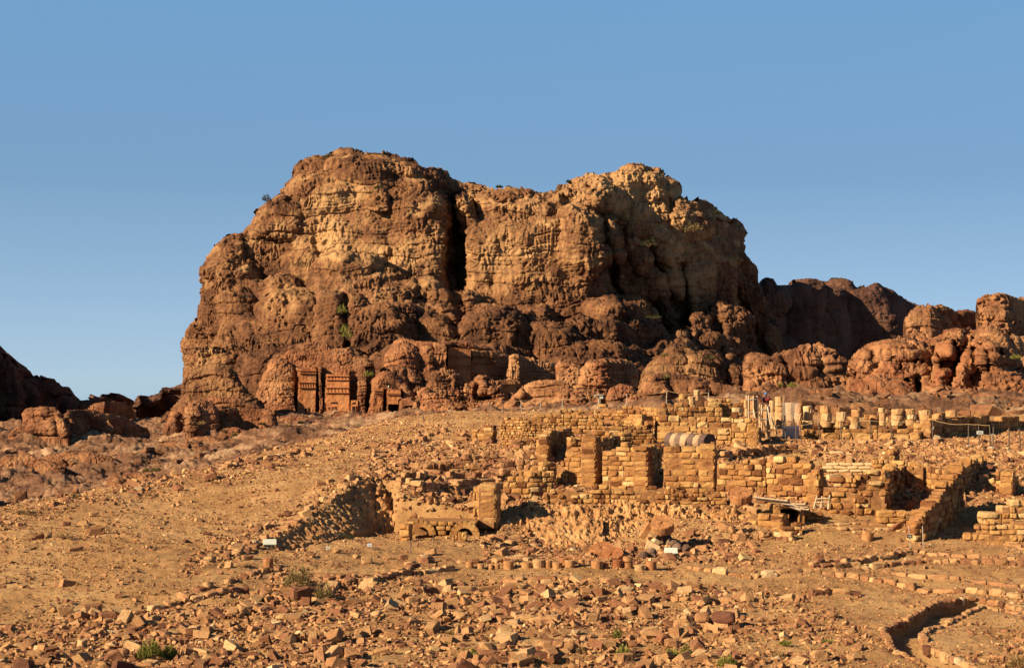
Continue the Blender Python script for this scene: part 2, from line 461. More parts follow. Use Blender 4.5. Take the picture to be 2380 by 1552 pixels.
# dug or raised areas in plan: (polygon [(px, d)], new height or offset, blend metres)
STEPS = [
    ([xy(608, 93.5), xy(742, 103.8), xy(868, 113.3), xy(912, 112), xy(930, 108.5), xy(1170, 106.5), xy(1170, 99.5), xy(960, 96), xy(800, 94), xy(700, 92.5)], lambda x, y: -10.0 - 0.012 * (y - 92), 0.5, 'set'),
    ([xy(1165, 122), xy(1165, 109.3), xy(1880, 108.6), xy(1880, 116), xy(1500, 123)], lambda x, y: -8.55 + 0.05 * (y - 110), 0.7, 'set'),
]
# the sunken channel between the two stone rings
OUT_RING = [(2520,1434),(2380,1416),(2318,1403),(2265,1395),(2211,1403),(2160,1411),(2130,1427),(2090,1443),(2063,1456),(2052,1472),(2060,1491),(2074,1513),(2098,1529),(2130,1542),(2160,1556),(2220,1580)]
IN_RING = [(2520,1440),(2380,1427),(2332,1417),(2275,1414),(2246,1430),(2203,1443),(2171,1459),(2144,1478),(2144,1497),(2171,1515),(2197,1529),(2251,1550),(2330,1585)]
def zfit(px, py):
    """ground distance seen at a photo point (search along the ray)"""
    d = np.exp(np.linspace(math.log(45), math.log(200), 3000)); h = base_h(np.full(3000, (px - CX) / F), d) ; r = -(py - HY) / F * d
    k = np.argmax(r <= h); return d[k]
def smoothline(pts, n=60):
    p = np.array(pts, float)
    for _ in range(3):                                     # corner cutting
        q = np.empty((2 * len(p), 2)); q[0::2] = np.vstack([p[:1], p[:-1] * .25 + p[1:] * .75]); q[1::2] = np.vstack([p[:-1] * .75 + p[1:] * .25, p[-1:]]); q = np.vstack([p[:1], np.stack([p[:-1] * .75 + p[1:] * .25, p[:-1] * .25 + p[1:] * .75], 1).reshape(-1, 2), p[-1:]]); p = q
    return [tuple(x) for x in p]
OUT_RING = smoothline(OUT_RING); IN_RING = smoothline(IN_RING)
OR3 = [xy(px, zfit(px, py)) for px, py in OUT_RING]; IR3 = [xy(px, zfit(px, py)) for px, py in IN_RING]
STEPS.append((OR3 + IR3[::-1], lambda x, y: -0.55, 0.15, 'off'))

def ground(x, y, detail=True):
    x = np.atleast_1d(np.asarray(x, float)); y = np.atleast_1d(np.asarray(y, float))
    u = x / np.maximum(y, 1); z = base_h(u, y)
    for poly, fn, bl, mode in STEPS:
        s = inpoly(x, y, poly); m = 1 - sstep(-bl, bl * 0.3, s)
        z = z + (fn(x, y) - z) * m if mode == 'set' else z + fn(x, y) * m
    if detail:
        p = np.stack([x, y, x * 0], -1)
        near = 1 - sstep(170, 230, y)
        z = z + near * (fbm(p / 5.0, 3, 3) * 0.16 + fbm(p / 0.9, 4, 5) * 0.07)
        far = sstep(185, 240, y) * (1 - 0.7 * sstep(900, 1500, y))
        w = fbm(p / np.array([26., 16., 1.]), 5, 9); w2 = ridged(p / np.array([11., 6., 1.]), 3, 21)
        t = w * 3.2; st = np.floor(t / 0.8) * 0.8 + 0.8 * sstep(0.55, 1.0, t / 0.8 - np.floor(t / 0.8))
        w3 = fbm(p / np.array([9., 5., 1.]), 4, 41); t3 = w3 * 4; st3 = np.floor(t3) + sstep(0.7, 1.0, t3 - np.floor(t3))
        pc = worley(p / np.array([7., 4.5, 1.]) + 0.3 * w3[:, None], 43)
        z = z + far * (0.55 * st + 0.35 * st3 + 0.7 * w + 0.35 * w2 - 0.55 * sstep(0.55, 0.95, pc) + 0.22 * ridged(p / 2.2, 3, 31))
    return z

us = np.concatenate([np.linspace(-1.1, -0.37, 24)[:-1], np.linspace(-0.37, 0.37, 1000), np.linspace(0.37, 1.1, 24)[1:]])
ds = np.concatenate([np.linspace(14, 54, 16)[:-1], np.exp(np.linspace(math.log(54), math.log(185), 560))[:-1], np.exp(np.linspace(math.log(185), math.log(720), 420))[:-1], np.exp(np.linspace(math.log(720), math.log(6000), 60))])
U, D = np.meshgrid(us, ds)
GX = (U * D).ravel(); GY = D.ravel()
GZ = ground(GX, GY)
gp = np.stack([GX, GY, GX * 0], -1)
rocky = sstep(170, 215, GY + 25 * fbm(gp / 30, 3, 71) + 40 * sstep(-0.02, 0.1, GX / GY) * 0)
ppy = HY - GZ / GY * F; ppx = CX + GX / GY * F
rocky = np.where((GX / GY > 0.10) & (GY < 185), 0, rocky)
ochre = 0.8 * np.clip(np.exp(-((ppx - 1960) / 190) ** 2 - ((GY - 133) / 8) ** 2) + 0.8 * np.exp(-((ppx - 1880) / 110) ** 2 - ((GY - 103) / 6) ** 2) + 0.5 * np.exp(-((ppx - 1080) / 180) ** 2 - ((GY - 118) / 14) ** 2), 0, 1)
L_, S_, T_ = grid_faces(len(ds), len(us))
gm = mesh_np('ground', np.stack([GX, GY, GZ], 1), L_, S_, T_, {'rocky': rocky, 'ochre': ochre}, smooth=True)
ground_ob = tag(link('ground', gm, M['ground']), kind='structure')

def gz(x, y): return float(ground(x, y)[0])
def at(px, py, d=None):
    """world point of a photo point: on the ground if no distance is given"""
    if d is None: d = gdist(px, py)
    return P(px, py, d)
_dd = np.exp(np.linspace(math.log(50), math.log(700), 1400))
def gdist(px, py):
    u = (px - CX) / F; h = ground(u * _dd, _dd); r = -(py - HY) / F * _dd; k = int(np.argmax(r <= h)); return float(_dd[k]) if (r <= h).any() else 100.0
# ------------------------------------------------------------------ rock masses: traced outline, own distance, relief and thickness
def resample(poly, n):
    poly = np.asarray(poly, float); s = np.concatenate([[0], np.cumsum(np.hypot(*np.diff(poly, axis=0).T))]); t = np.linspace(0, s[-1], n)
    return np.stack([np.interp(t, s, poly[:, 0]), np.interp(t, s, poly[:, 1])], 1)

def lumpfield(px, py, d, lumps, k=0.10):
    for L in lumps:
        cx, cy, rx, ry, front, bulge = L[:6]; p = L[6] if len(L) > 6 else 2.3; a = math.radians(L[7]) if len(L) > 7 else 0
        dx, dy = px - cx, py - cy; x = dx * math.cos(a) + dy * math.sin(a); y = -dx * math.sin(a) + dy * math.cos(a)
        yd = np.maximum(y, 0); x = x / (1 + 0.16 * np.minimum(yd / ry, 2.5))            # a dome runs down into a widening skirt
        y = np.where(y > 0, y / 3.2, y)
        r = (np.abs(x / rx) ** p + np.abs(y / ry) ** p) ** (1 / p)
        dl = front - yd * k + 0.85 * bulge * (1 - np.sqrt(np.clip(1 - r ** 2.4, 0, 1)))
        d = np.where(r < 1, np.minimum(d, dl), d)
    return d

def rock_disp(p, s, A, seed=0, horiz=1.0):
    """relief in metres: domes, ledges, vertical flutes, honeycomb pits. s = feature scale"""
    q = p / s
    calm = A.get('calm', 0.30) + (1 - A.get('calm', 0.30)) * sstep(-0.25, 0.30, fbm(q / 16, 2, seed + 31))              # broad smooth faces between weathered ones
    h = A.get('big', 1) * 2.6 * fbm(q / 14, 4, seed) + A.get('mid', 1) * calm * ridged(q / np.array([5., 5., 4.]), 3, seed + 3)
    wz = q[:, 2] + 1.4 * noise3(q / 9, seed + 5)
    lay = wz / 2.6; fr = lay - np.floor(lay); fr2 = wz / 0.9 - np.floor(wz / 0.9)
    hard = noise3(np.stack([q[:, 0] / 25, q[:, 1] / 25, np.floor(lay) * 1.7], 1), seed + 7)
    h += A.get('strata', 1) * ((sstep(0.0, 0.12, fr) - sstep(0.8, 1.0, fr)) * (0.55 + 0.8 * hard) + 0.16 * sstep(0.1, 0.5, fr2))
    fm = sstep(-0.15, 0.25, noise3(q / np.array([11., 11., 4.]), seed + 9))
    cs = np.stack([q[:, 0] / 1.0 + 0.5 * noise3(q / 4, seed + 2), q[:, 1] / 2.5, q[:, 2] / 9.0], 1)
    fl = ridged(cs, 2, seed + 11)
    h += A.get('flute', 1) * fm * calm * fl
    ck = np.abs(noise3(np.stack([q[:, 0] / 7 + 0.25 * noise3(q / 2, seed + 21), q[:, 1] / 9, q[:, 2] / 60], 1), seed + 22))
    h -= A.get('crack', 1) * 1.2 * sstep(0.025, 0.0, ck)
    pm = sstep(0.0, 0.3, noise3(q / 7, seed + 13) + A.get('pitbias', 0))
    wv = worley(q / np.array([1.7, 1.7, 1.3]) + 0.4 * noise3(q / 1.5, seed + 14)[:, None], seed + 15)
    h -= A.get('pit', 1) * pm * calm * 1.15 * sstep(0.52, 0.18, wv)
    h += A.get('fine', 1) * (0.4 + 0.6 * calm) * 0.30 * fbm(q / 0.9, 3, seed + 17)
    return h

def relief(name, top, bot, dfun, ns, nt, mat, s=1.0, A={}, seed=0, edgeR=30.0, edgeM=20.0, back=40.0, warp=6.0, attr=None, rough=2.0, origin=None):
    T = resample(top, ns); B = resample(bot, ns)
    # fray the outline a little
    n1 = fbm(np.stack([T[:, 0] / (12 * rough), T[:, 1] / (12 * rough), T[:, 0] * 0], 1), 4, seed + 50)
    nrm = np.gradient(T, axis=0); nrm = np.stack([-nrm[:, 1], nrm[:, 0]], 1); nrm /= np.linalg.norm(nrm, axis=1)[:, None] + 1e-9
    T = T + nrm * (n1 * rough)[:, None]
    t = np.linspace(0, 1, nt)
    px = B[None, :, 0] * (1 - t[:, None]) + T[None, :, 0] * t[:, None]; py = B[None, :, 1] * (1 - t[:, None]) + T[None, :, 1] * t[:, None]
    shp = px.shape; px = px.ravel(); py = py.ravel()
    wx = warp * fbm(np.stack([px / 45, py / 45, px * 0], 1), 3, seed + 60); wy = warp * fbm(np.stack([px / 45, py / 45, px * 0 + 7], 1), 3, seed + 61)
    d = dfun(px + wx, py + wy)
    Tc = resample(top, 90); e = np.full(len(px), 1e9)
    for (x0, y0), (x1, y1) in zip(Tc[:-1], Tc[1:]):
        dx, dy = x1 - x0, y1 - y0; tt = np.clip(((px - x0) * dx + (py - y0) * dy) / (dx * dx + dy * dy + 1e-9), 0, 1)
        e = np.minimum(e, np.hypot(px - x0 - tt * dx, py - y0 - tt * dy))
    q = np.clip(1 - e / edgeR, 0, 1); d = d + edgeM * (1 - np.sqrt(1 - np.minimum(q, 0.995) ** 2))
    W = P(px, py, d).reshape(*shp, 3)
    du = np.gradient(W, axis=1); dv = np.gradient(W, axis=0); n = np.cross(du, dv); n /= np.linalg.norm(n, axis=2)[..., None] + 1e-9
    n = np.where((n[..., 1] > 0)[..., None], -n, n)
    # smoothed normal direction, mostly outward towards the front
    n = n * 0.5 + np.array([0, -0.5, 0]); n /= np.linalg.norm(n, axis=2)[..., None]
    h = rock_disp(W.reshape(-1, 3), s, A, seed).reshape(shp)
    W = W + n * h[..., None]
    sk_ = W[0].copy(); sk_[:, 2] -= 0.02 * np.abs(sk_[:, 1]).mean(); rows = [sk_[None], W]
    last = W[-1]; cen = last.mean(0)
    zb = W[0, :, 2].min() - 2
    for k in range(1, 9):                       # round over the crest and down the far side
        a = k / 8.0
        r = last.copy(); r[:, 1] += back * math.sin(a * math.pi / 2) ; f = 1 - (1 - math.cos(a * math.pi / 2))
        r[:, 2] = zb + (last[:, 2] - zb) * (f if k < 8 else 0); r[:, 0] = last[:, 0] + (cen[0] - last[:, 0]) * 0.25 * a
        if k < 8: r[:, 2] += np.minimum(1, (last[:, 2] - zb) / 5) * fbm(r / (6 * s), 3, seed + 80) * s
        rows.append(r[None])
    W = np.concatenate(rows, 0); nr = len(W)
    L, S, Tt = grid_faces(nr, shp[1])
    at_ = {'pale': np.zeros(nr * shp[1]), 'red': np.zeros(nr * shp[1])}
    if attr:
        for kk, v in attr(px, py, W[1:shp[0] + 1].reshape(-1, 3)).items(): at_[kk][shp[1]:shp[1] + len(v)] = v
    me = mesh_np(name, W.reshape(-1, 3), L, S, Tt, at_, smooth=True)
    o = link(name, me, mat, origin=origin if origin is not None else (float(W[0, :, 0].mean()), float(W[0, :, 1].mean()), float(W[0, :, 2].min())))
    return o

def g2(px, py, cx, cy, rx, ry): return np.exp(-((px - cx) / rx) ** 2 - ((py - cy) / ry) ** 2)

MT_TOP = [(425,985),(424,900),(432,850),(428,800),(445,772),(462,735),(470,690),(476,665),(468,640),(480,610),(505,580),(540,556),(575,545),(588,530),(600,498),(640,462),(655,448),(685,402),(700,385),(730,370),(765,364),(790,352),(815,348),(835,355),(850,360),(880,357),(900,361),(940,364),(965,372),(985,386),(1005,391),(1035,403),(1045,418),(1075,425),(1100,424),(1130,436),(1180,437),(1215,438),(1250,444),(1290,438),(1320,430),(1340,418),(1370,408),(1410,405),(1448,398),(1452,389),(1480,382),(1506,388),(1514,397),(1522,393),(1540,398),(1545,408),(1572,416),(1580,425),(1588,458),(1620,462),(1650,472),(1665,492),(1700,510),(1730,540),(1732,570),(1728,600),(1745,615),(1757,635),(1760,665),(1775,690),(1785,720),(1800,755),(1812,800),(1814,900),(1815,985)]
rl = np.random.default_rng(3)
MT_LUMPS = [(808,636,84,44,815,32,2.6),(830,668,120,42,806,34,2.6),(900,700,100,52,797,36),(985,690,42,40,812,26),(700,750,120,80,790,50),(800,765,95,95,778,46),(610,790,90,70,795,50),
    (880,800,105,95,763,45),(935,735,70,50,785,36),(1010,780,70,75,778,36),(1065,722,80,40,805,30),(1150,790,95,75,768,44),(1120,840,120,52,748,40),(1240,770,60,62,792,34),(1275,810,78,66,772,38),
    (1345,790,60,52,790,30),(1330,860,100,50,752,40),(1445,735,80,36,806,30),(1455,790,100,50,790,36),(1425,850,110,50,762,40),(1545,835,90,46,776,36),(1500,890,120,50,742,40),(1620,870,80,50,765,34),
    (545,860,80,80,778,44),(480,880,60,70,800,40),(640,870,90,60,745,40),(745,865,130,60,725,45),(960,870,110,60,720,45),(560,730,60,60,818,30),(650,690,80,46,822,30),(540,650,70,50,842,26),
    # upper faces and shoulders
    (845,430,90,75,868,26,2.6),(945,415,80,52,874,24),(960,520,85,85,858,26,3),(770,500,110,90,862,24,3),(860,600,170,120,856,26,4),(640,540,100,90,868,30,3),(930,620,110,110,853,28,4),
    (1105,480,24,30,880,14),(1180,470,70,45,864,22,3),(1235,500,80,40,858,20,3),(1245,580,150,100,850,34,4),(1240,640,150,90,846,32,4),(1330,600,70,150,852,36,3),(1350,510,52,44,846,24),(1130,620,42,120,850,24,3),
    (1290,470,50,34,866,18),(1420,520,55,55,880,24),(1450,600,48,130,884,26,2.4,-14),(1510,620,46,150,890,26,2.4,-16),(1570,700,44,130,892,26,2.4,-14),
    (1565,500,38,42,872,18,2.6),(1500,505,44,40,874,18),(1570,560,70,46,872,22),(1620,590,80,60,866,30,2.6),(1640,670,70,62,862,26,3),(1650,760,80,110,868,40,3),(1720,620,50,80,884,40),(1730,780,60,120,880,50,2.6),(1790,860,32,110,880,30),
    # summit domes
    (1480,396,31,13,896,14),(1529,401,15,8,898,8),(1360,425,34,20,892,14),(1392,432,36,28,888,14),(1440,420,30,18,892,12),(1465,430,44,30,886,16),(1525,430,42,34,884,18),(1570,440,22,34,882,16),(1440,455,60,26,882,16),(1320,445,30,16,892,10),(1375,470,60,26,880,16),
    (1600,480,44,30,880,22),(1660,520,50,40,884,26),(1700,560,40,50,888,26)]
for k in range(34):                                       # lesser domes over the broken lower slopes
    cx = rl.uniform(450, 1790); cy = rl.uniform(720, 930); rr = rl.uniform(22, 54)
    MT_LUMPS.append((cx, cy, rr * rl.uniform(1, 1.7), rr * rl.uniform(0.6, 1), 832 - (cy - 720) * 0.46 + rl.uniform(-8, 4) + 0.03 * max(0, cx - 1300), rr * 0.5, rl.uniform(2.2, 3.2), rl.uniform(-20, 12)))
for k in range(60):
    cx = rl.uniform(520, 1720); cy = rl.uniform(430, 720); rr = rl.uniform(12, 34)
    MT_LUMPS.append((cx, cy, rr * rl.uniform(0.8, 1.5), rr * rl.uniform(0.6, 1.3), 868 - 0.02 * (cy - 430) + 0.06 * max(0, cx - 1400) + rl.uniform(-10, 6), rr * 0.4, rl.uniform(2.4, 3.6), rl.uniform(-15, 15)))
def mt_d(px, py):
    d = 858 + (950 - py) * 0.085
    d = d + 55 * (1 - np.sqrt(1 - np.clip((680 - px) / 300, 0, 0.98) ** 2))
    d = d + np.clip(px - 1390, 0, 60) * 0.35 + np.clip(px - 1450, 0, 400) * 0.10
    d = lumpfield(px, py, d, MT_LUMPS) + 0.20 * np.maximum(0, px - 1425)
    xc = 1072 - 30 * sstep(520, 410, py) - 6 * sstep(520, 700, py)
    gl = sstep(-42, -14, px - xc) * (1 - sstep(16, 20, px - xc)) * sstep(745, 690, py) * sstep(425, 560, py)
    d = d + 34 * gl
    for (x0, y0, x1, y1, w, dep) in [(1395,500,1440,700,9,16),(1310,460,1420,505,8,10),(1500,560,1600,760,12,20),(1590,620,1600,780,10,16),(1700,650,1790,840,8,12),(990,700,1060,760,10,10),(1000,860,960,800,9,8),(800,690,815,860,9,12),(1555,470,1555,545,8,10),(735,560,745,600,8,3),(1660,720,1690,900,10,12)]:
        dx, dy = x1 - x0, y1 - y0; t = np.clip(((px - x0) * dx + (py - y0) * dy) / (dx * dx + dy * dy), 0, 1); r = np.hypot(px - x0 - t * dx, py - y0 - t * dy)
        d = d + dep * np.exp(-(r / w) ** 2)
    return d
def mt_attr(px, py, W):
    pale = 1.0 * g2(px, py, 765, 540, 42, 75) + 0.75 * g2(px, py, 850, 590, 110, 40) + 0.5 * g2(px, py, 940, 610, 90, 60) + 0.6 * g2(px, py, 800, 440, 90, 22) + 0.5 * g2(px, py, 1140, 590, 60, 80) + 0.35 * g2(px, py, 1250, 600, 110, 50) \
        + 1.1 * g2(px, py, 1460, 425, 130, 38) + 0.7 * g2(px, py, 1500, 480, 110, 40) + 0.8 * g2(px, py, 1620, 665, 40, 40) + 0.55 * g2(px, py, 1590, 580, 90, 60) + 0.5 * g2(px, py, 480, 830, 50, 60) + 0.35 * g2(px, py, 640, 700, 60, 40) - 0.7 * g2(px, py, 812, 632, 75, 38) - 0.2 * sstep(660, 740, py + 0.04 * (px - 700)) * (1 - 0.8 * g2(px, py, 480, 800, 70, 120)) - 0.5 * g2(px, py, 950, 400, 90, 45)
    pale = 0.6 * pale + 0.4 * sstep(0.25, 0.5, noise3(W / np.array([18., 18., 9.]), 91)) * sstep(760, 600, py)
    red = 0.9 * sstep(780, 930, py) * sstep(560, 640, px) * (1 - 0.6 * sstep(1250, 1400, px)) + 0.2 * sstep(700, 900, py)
    return {'pale': np.clip(pale, -0.8, 1.2), 'red': np.clip(red, 0, 1)}
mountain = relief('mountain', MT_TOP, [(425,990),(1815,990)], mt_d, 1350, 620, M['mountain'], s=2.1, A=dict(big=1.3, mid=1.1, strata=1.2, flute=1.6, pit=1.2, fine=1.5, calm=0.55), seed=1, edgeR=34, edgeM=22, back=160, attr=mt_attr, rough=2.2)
tag(mountain, kind='structure')

def hill(name, top, by, d0, slope, mat, s, A={}, seed=0, back=60, ns=260, nt=120, edgeR=20, edgeM=12, lumps=(), red=0.0, pale=0.0, nl=0, lean=0.06, kind=None, rough=1.5, carve=None, **lab):
    x0, x1 = top[0][0], top[-1][0]; r = np.random.default_rng(seed + 900); lumps = list(lumps)
    ys = [q[1] for q in top]
    for k in range(nl):
        cx = r.uniform(min(x0, x1), max(x0, x1)); cy = r.uniform(min(ys), by); rr = r.uniform(0.06, 0.22) * (by - min(ys))
        lumps.append((cx, cy, rr * r.uniform(1, 2), rr * r.uniform(0.6, 1.1), d0 + slope * (cx - x0) + (by - cy) * lean - rr * d0 / F * 1.1, rr * d0 / F * 1.5, r.uniform(2.4, 4.5), r.uniform(-20, 20)))
    def f(px, py):
        d = d0 + slope * (px - x0) + (by - py) * lean
        d = lumpfield(px, py, d, lumps)
        if carve: d = carve(px, py, d)
        return d
    at_ = lambda px, py, W: {'pale': np.full(len(px), pale) + 0.25 * noise3(W / (6 * s), seed + 5), 'red': np.clip(red + 0.5 * noise3(W / (8 * s), seed + 6), 0, 1)}
    o = relief(name, top, [(x0, by), (x1, by)], f, ns, nt, mat, s=s, A=A, seed=seed, edgeR=edgeR, edgeM=edgeM, back=back, attr=at_, rough=rough, warp=3)
    return tag(o, kind=kind, **lab)

# hills behind, left and right: structure
hill('hill', [(1700,900),(1740,720),(1765,668),(1772,650),(1785,646),(1795,652),(1803,664),(1842,662),(1845,651),(1880,647),(1920,654),(1932,646),(1965,646),(1985,653),(1988,665),(2025,667),(2028,658),(2042,656),(2050,667),(2075,676),(2100,692),(2145,712),(2190,760),(2240,850),(2260,920)], 960, 985, 0.50, M['darkrock'], 3.0, dict(flute=0.5, pit=0.6, strata=0.6), 21, back=120, ns=420, nt=260, nl=46, kind='structure', edgeM=16)
hill('hill', [(-160,1030),(-150,790),(-60,780),(0,812),(14,822),(30,838),(34,852),(48,864),(58,880),(64,915),(60,960),(85,1015)], 1030, 640, 0.7, M['darkrock'], 1.2, {}, 22, back=60, nl=24, kind='structure')
hill('hill', [(30,1010),(50,884),(66,880),(98,883),(112,890),(132,897),(138,905),(150,922),(185,934),(240,942),(260,990)], 1010, 740, 0.5, M['darkrock'], 1.4, {}, 23, back=60, nl=14, kind='structure')
hill('hill', [(180,990),(200,936),(215,922),(240,918),(268,921),(285,932),(305,944),(330,958),(345,990)], 990, 800, 0.4, M['darkrock'], 1.5, {}, 24, back=60, nl=8, kind='structure', pale=0.2)
hill('hill', [(300,990),(312,945),(325,924),(352,920),(372,908),(400,905),(432,886),(470,880),(480,990)], 990, 780, 0.45, M['darkrock'], 1.5, {}, 25, back=60, nl=10, kind='structure')
# ------------------------------------------------------------------ separate rock masses in front of the mountain and to the right
RR = M['redrock']
def outcrop(top, by, d0, label, seed, slope=0.0, s=1.3, red=0.4, pale=0.0, nl=6, A={}, mat=None, cat='rock outcrop', name='rock_outcrop', group=None, **k):
    w = abs(top[-1][0] - top[0][0]); h = by - min(q[1] for q in top); m = d0 / F; A = dict(dict(big=0.8, mid=0.6, pit=0.7, strata=1.5, fine=1.3, flute=0.8), **A); s = s * 1.1; kk = min(1.0, max(.25, h * m / 20) / s); A = {q: v * (kk if q != 'pitbias' else 1) for q, v in A.items()}; A['calm'] = 0.6; A['crack'] = A.get('crack', 1) * kk; red = red * 0.6
    return hill(name, top, by, d0, slope, mat or RR, s, A, seed, back=k.pop('back', max(8, 0.5 * w * m)), ns=int(k.pop('ns', np.clip(w * 1.1 + h, 90, 420))), nt=int(np.clip(h * 1.3, 50, 260)),
                edgeR=k.pop('edgeR', 0.14 * h + 4), edgeM=k.pop('edgeM', 0.16 * h * m + 1.0), nl=nl, red=red, pale=pale, label=label, cat=cat, group=group, **k)

# left, low on the far slope: distance read off the ground at the foot
fd = lambda px, py: gdist(px, py)
outcrop([(18,1018),(40,1000),(55,992),(56,965),(66,955),(100,949),(128,951),(140,962),(150,975),(160,1000),(165,1015)], 1022, fd(90, 1016), 'red layered outcrop standing furthest left on the far slope', 31, s=0.9, red=0.5)
outcrop([(135,1010),(145,975),(158,955),(180,952),(215,955),(235,962),(262,964),(290,972),(315,985),(340,998),(345,1012)], 1014, fd(240, 1008), 'long low layered outcrop below the square-cut tomb block', 32, slope=0.15, s=0.9, red=0.4)
def rectcut(rects):
    def f(px, py, d):
        for x0, y0, x1, y1, dd, m in rects:
            ins = sstep(x0 - m, x0 + m, px) * (1 - sstep(x1 - m, x1 + m, px)) * sstep(y0 - m, y0 + m, py) * (1 - sstep(y1 - m, y1 + m, py))
            d = d + (dd - d) * ins
        return d
    return f
F33 = fd(260, 990) + 20
outcrop([(207,968),(208,944),(222,938),(248,933),(262,933),(290,936),(305,943),(311,955),(312,968)], 972, F33, 'square-cut tomb block with toothed frieze on the far left slope', 33, nl=0, red=0.3, s=0.9, A=dict(big=0.2, mid=0.3), carve=lambda px, py, d: np.where(px > 243, F33 + (px - 243) * 0.30, F33 - (px - 243) * 0.02))
outcrop([(378,990),(382,975),(395,955),(410,935),(425,915),(432,890),(440,868),(455,855),(480,846),(505,846),(530,853),(548,868),(560,890),(575,915),(600,935),(620,975),(625,990)], 990, fd(500, 984), 'rounded brown hillock at the left foot of the mountain', 34, s=1.4, red=0.25, nl=0, mat=M['mountain'])
outcrop([(432,995),(436,950),(442,938),(455,935),(480,934),(496,938),(505,950),(508,995)], 1000, fd(470, 994) - 4, 'upright reddish rock block, left of the pair below the hillock', 35, slope=0.05, nl=2, red=0.5, s=0.9, edgeR=10, edgeM=3)
outcrop([(488,1000),(490,965),(500,947),(515,943),(545,946),(560,958),(576,968),(582,985),(583,1003)], 1005, fd(535, 999) - 5, 'wide reddish rock block with a cap, right of the pair below the hillock', 36, slope=0.12, nl=2, red=0.5, s=0.9, edgeR=10, edgeM=4)
outcrop([(380,1000),(400,960),(430,940),(470,930),(520,925),(560,930),(600,945),(640,960),(650,1000)], 1004, fd(515, 998) + 3, 'broad layered ledge carrying the pair of reddish blocks', 37, nl=6, red=0.35, s=1.0)

# tomb masses below the mountain ---------------------------------------------------------------
T1 = [(588,968),(592,930),(602,902),(610,872),(622,852),(628,836),(655,828),(668,812),(700,806),(712,796),(760,798),(772,808),(815,812),(826,826),(850,832),(866,840),(872,866),(874,930),(876,968)]
def carve1(px, py, d):
    d = np.where((px > 684) & (px < 690) & (py > 868), 605.5 - 0 * px, d)
    d = rectcut([(690, 856, 734, 975, 604.5, 1), (734, 858, 741, 975, 608, .8), (741, 856, 749, 975, 600.5, 1.2), (749, 862, 754, 975, 606, .8), (754, 866, 812, 975, 605.5, 1), (812, 862, 832, 975, 607.5, 1.5), (832, 885, 850, 975, 601, 2), (850, 852, 872, 975, 612, 2)])(px, py, d)
    return d
T1A = dict(big=0.25, mid=0.25, flute=0.3, pit=0.35, strata=0.5, fine=0.8)
outcrop(T1, 972, 600, 'red rock mass with two tall flat carved tomb faces and a fin between them', 41, s=1.1, pale=0.0, red=0.5, nl=0, A=T1A, carve=carve1, edgeR=9, edgeM=4, rough=3.5, lumps=[(645, 885, 46, 50, 601.5, 6), (630, 930, 44, 50, 601, 6), (662, 915, 24, 60, 601.5, 4)], ns=560)
T2 = [(856,968),(860,935),(866,905),(864,888),(876,872),(892,862),(912,866),(935,880),(950,895),(962,912),(972,935),(976,968)]
outcrop(T2, 972, 590, 'rounded red rock with two small carved faces, right of the tall tombs', 42, s=1.0, red=0.6, nl=3, A=T1A, edgeR=16, edgeM=8, carve=rectcut([(868, 908, 891, 975, 588, .8), (891, 905, 900, 975, 597, .8), (900, 906, 932, 940, 588.5, .8), (932, 905, 938, 945, 595, .8), (904, 938, 934, 962, 602, 1.5)]))
outcrop([(925,965),(930,945),(926,932),(935,924),(955,922),(970,930),(976,940),(972,950),(978,966)], 968, 575, 'small mushroom-topped rock beside the cave mouth', 43, s=0.8, red=0.5, nl=1, edgeR=8, edgeM=3, carve=lambda px, py, d: d + 14 * np.exp(-((px - 950) / 8) ** 2) * sstep(943, 948, py))
outcrop([(968,968),(975,950),(980,930),(985,915),(1005,912),(1025,918),(1048,935),(1064,955),(1070,970)], 974, 560, 'low red-banded dome right of the mushroom-topped rock', 44, s=0.9, red=0.9, nl=2, pale=0.1, mat=RR)
outcrop([(960,950),(968,925),(985,905),(1000,880),(1005,865),(1030,862),(1058,868),(1072,882),(1078,910),(1078,960)], 965, 585, 'dark fluted rounded rock behind the red-banded dome', 45, s=1.1, red=0.1, nl=3, slope=0.06, A=dict(flute=1.6))
outcrop([(870,915),(872,880),(885,858),(905,848),(935,850),(958,862),(972,880),(985,900),(985,930)], 935, 612, 'pitted brown boulder above the small carved faces', 46, s=1.1, red=0.3, nl=3, A=dict(pit=1.5, pitbias=0.3))
UP = [(888,900),(893,850),(900,818),(915,795),(935,788),(985,795),(1010,797),(1055,798),(1090,800),(1120,808),(1150,820),(1180,830),(1192,845),(1195,895)]
outcrop(UP, 900, 640, 'long cliff with a wide smooth carved royal facade in shade', 47, s=1.3, red=0.55, nl=0, A=dict(big=0.4, mid=0.5, flute=0.5, pit=0.6), edgeR=12, edgeM=5, lumps=[(935, 845, 50, 45, 630, 12), (990, 850, 24, 45, 634, 8)], ns=480,
    carve=lambda px, py, d: np.where(px > 1038, np.where((px < 1095) & (py > 805), 655, 648) + (px - 1038) * 0.10, np.where((px > 1010), 636 + 0 * px, d)))
outcrop([(1180,895),(1184,830),(1195,822),(1215,828),(1260,838),(1290,848),(1296,895)], 898, 620, 'flat-topped wall of rock with a pale left face', 48, s=1.1, red=0.2, nl=0, slope=0.10, pale=0.35, A=dict(flute=1.3, big=0.4), edgeR=6, edgeM=3, carve=lambda px, py, d: np.where(px < 1204, 612, d + 6))
outcrop([(1292,895),(1294,852),(1305,845),(1330,848),(1348,852),(1352,895)], 898, 610, 'small squared rock with holes, beside the pale-faced wall', 49, s=1.0, red=0.3, nl=0, pale=0.2, A=dict(pit=1.4), edgeR=7, edgeM=4)
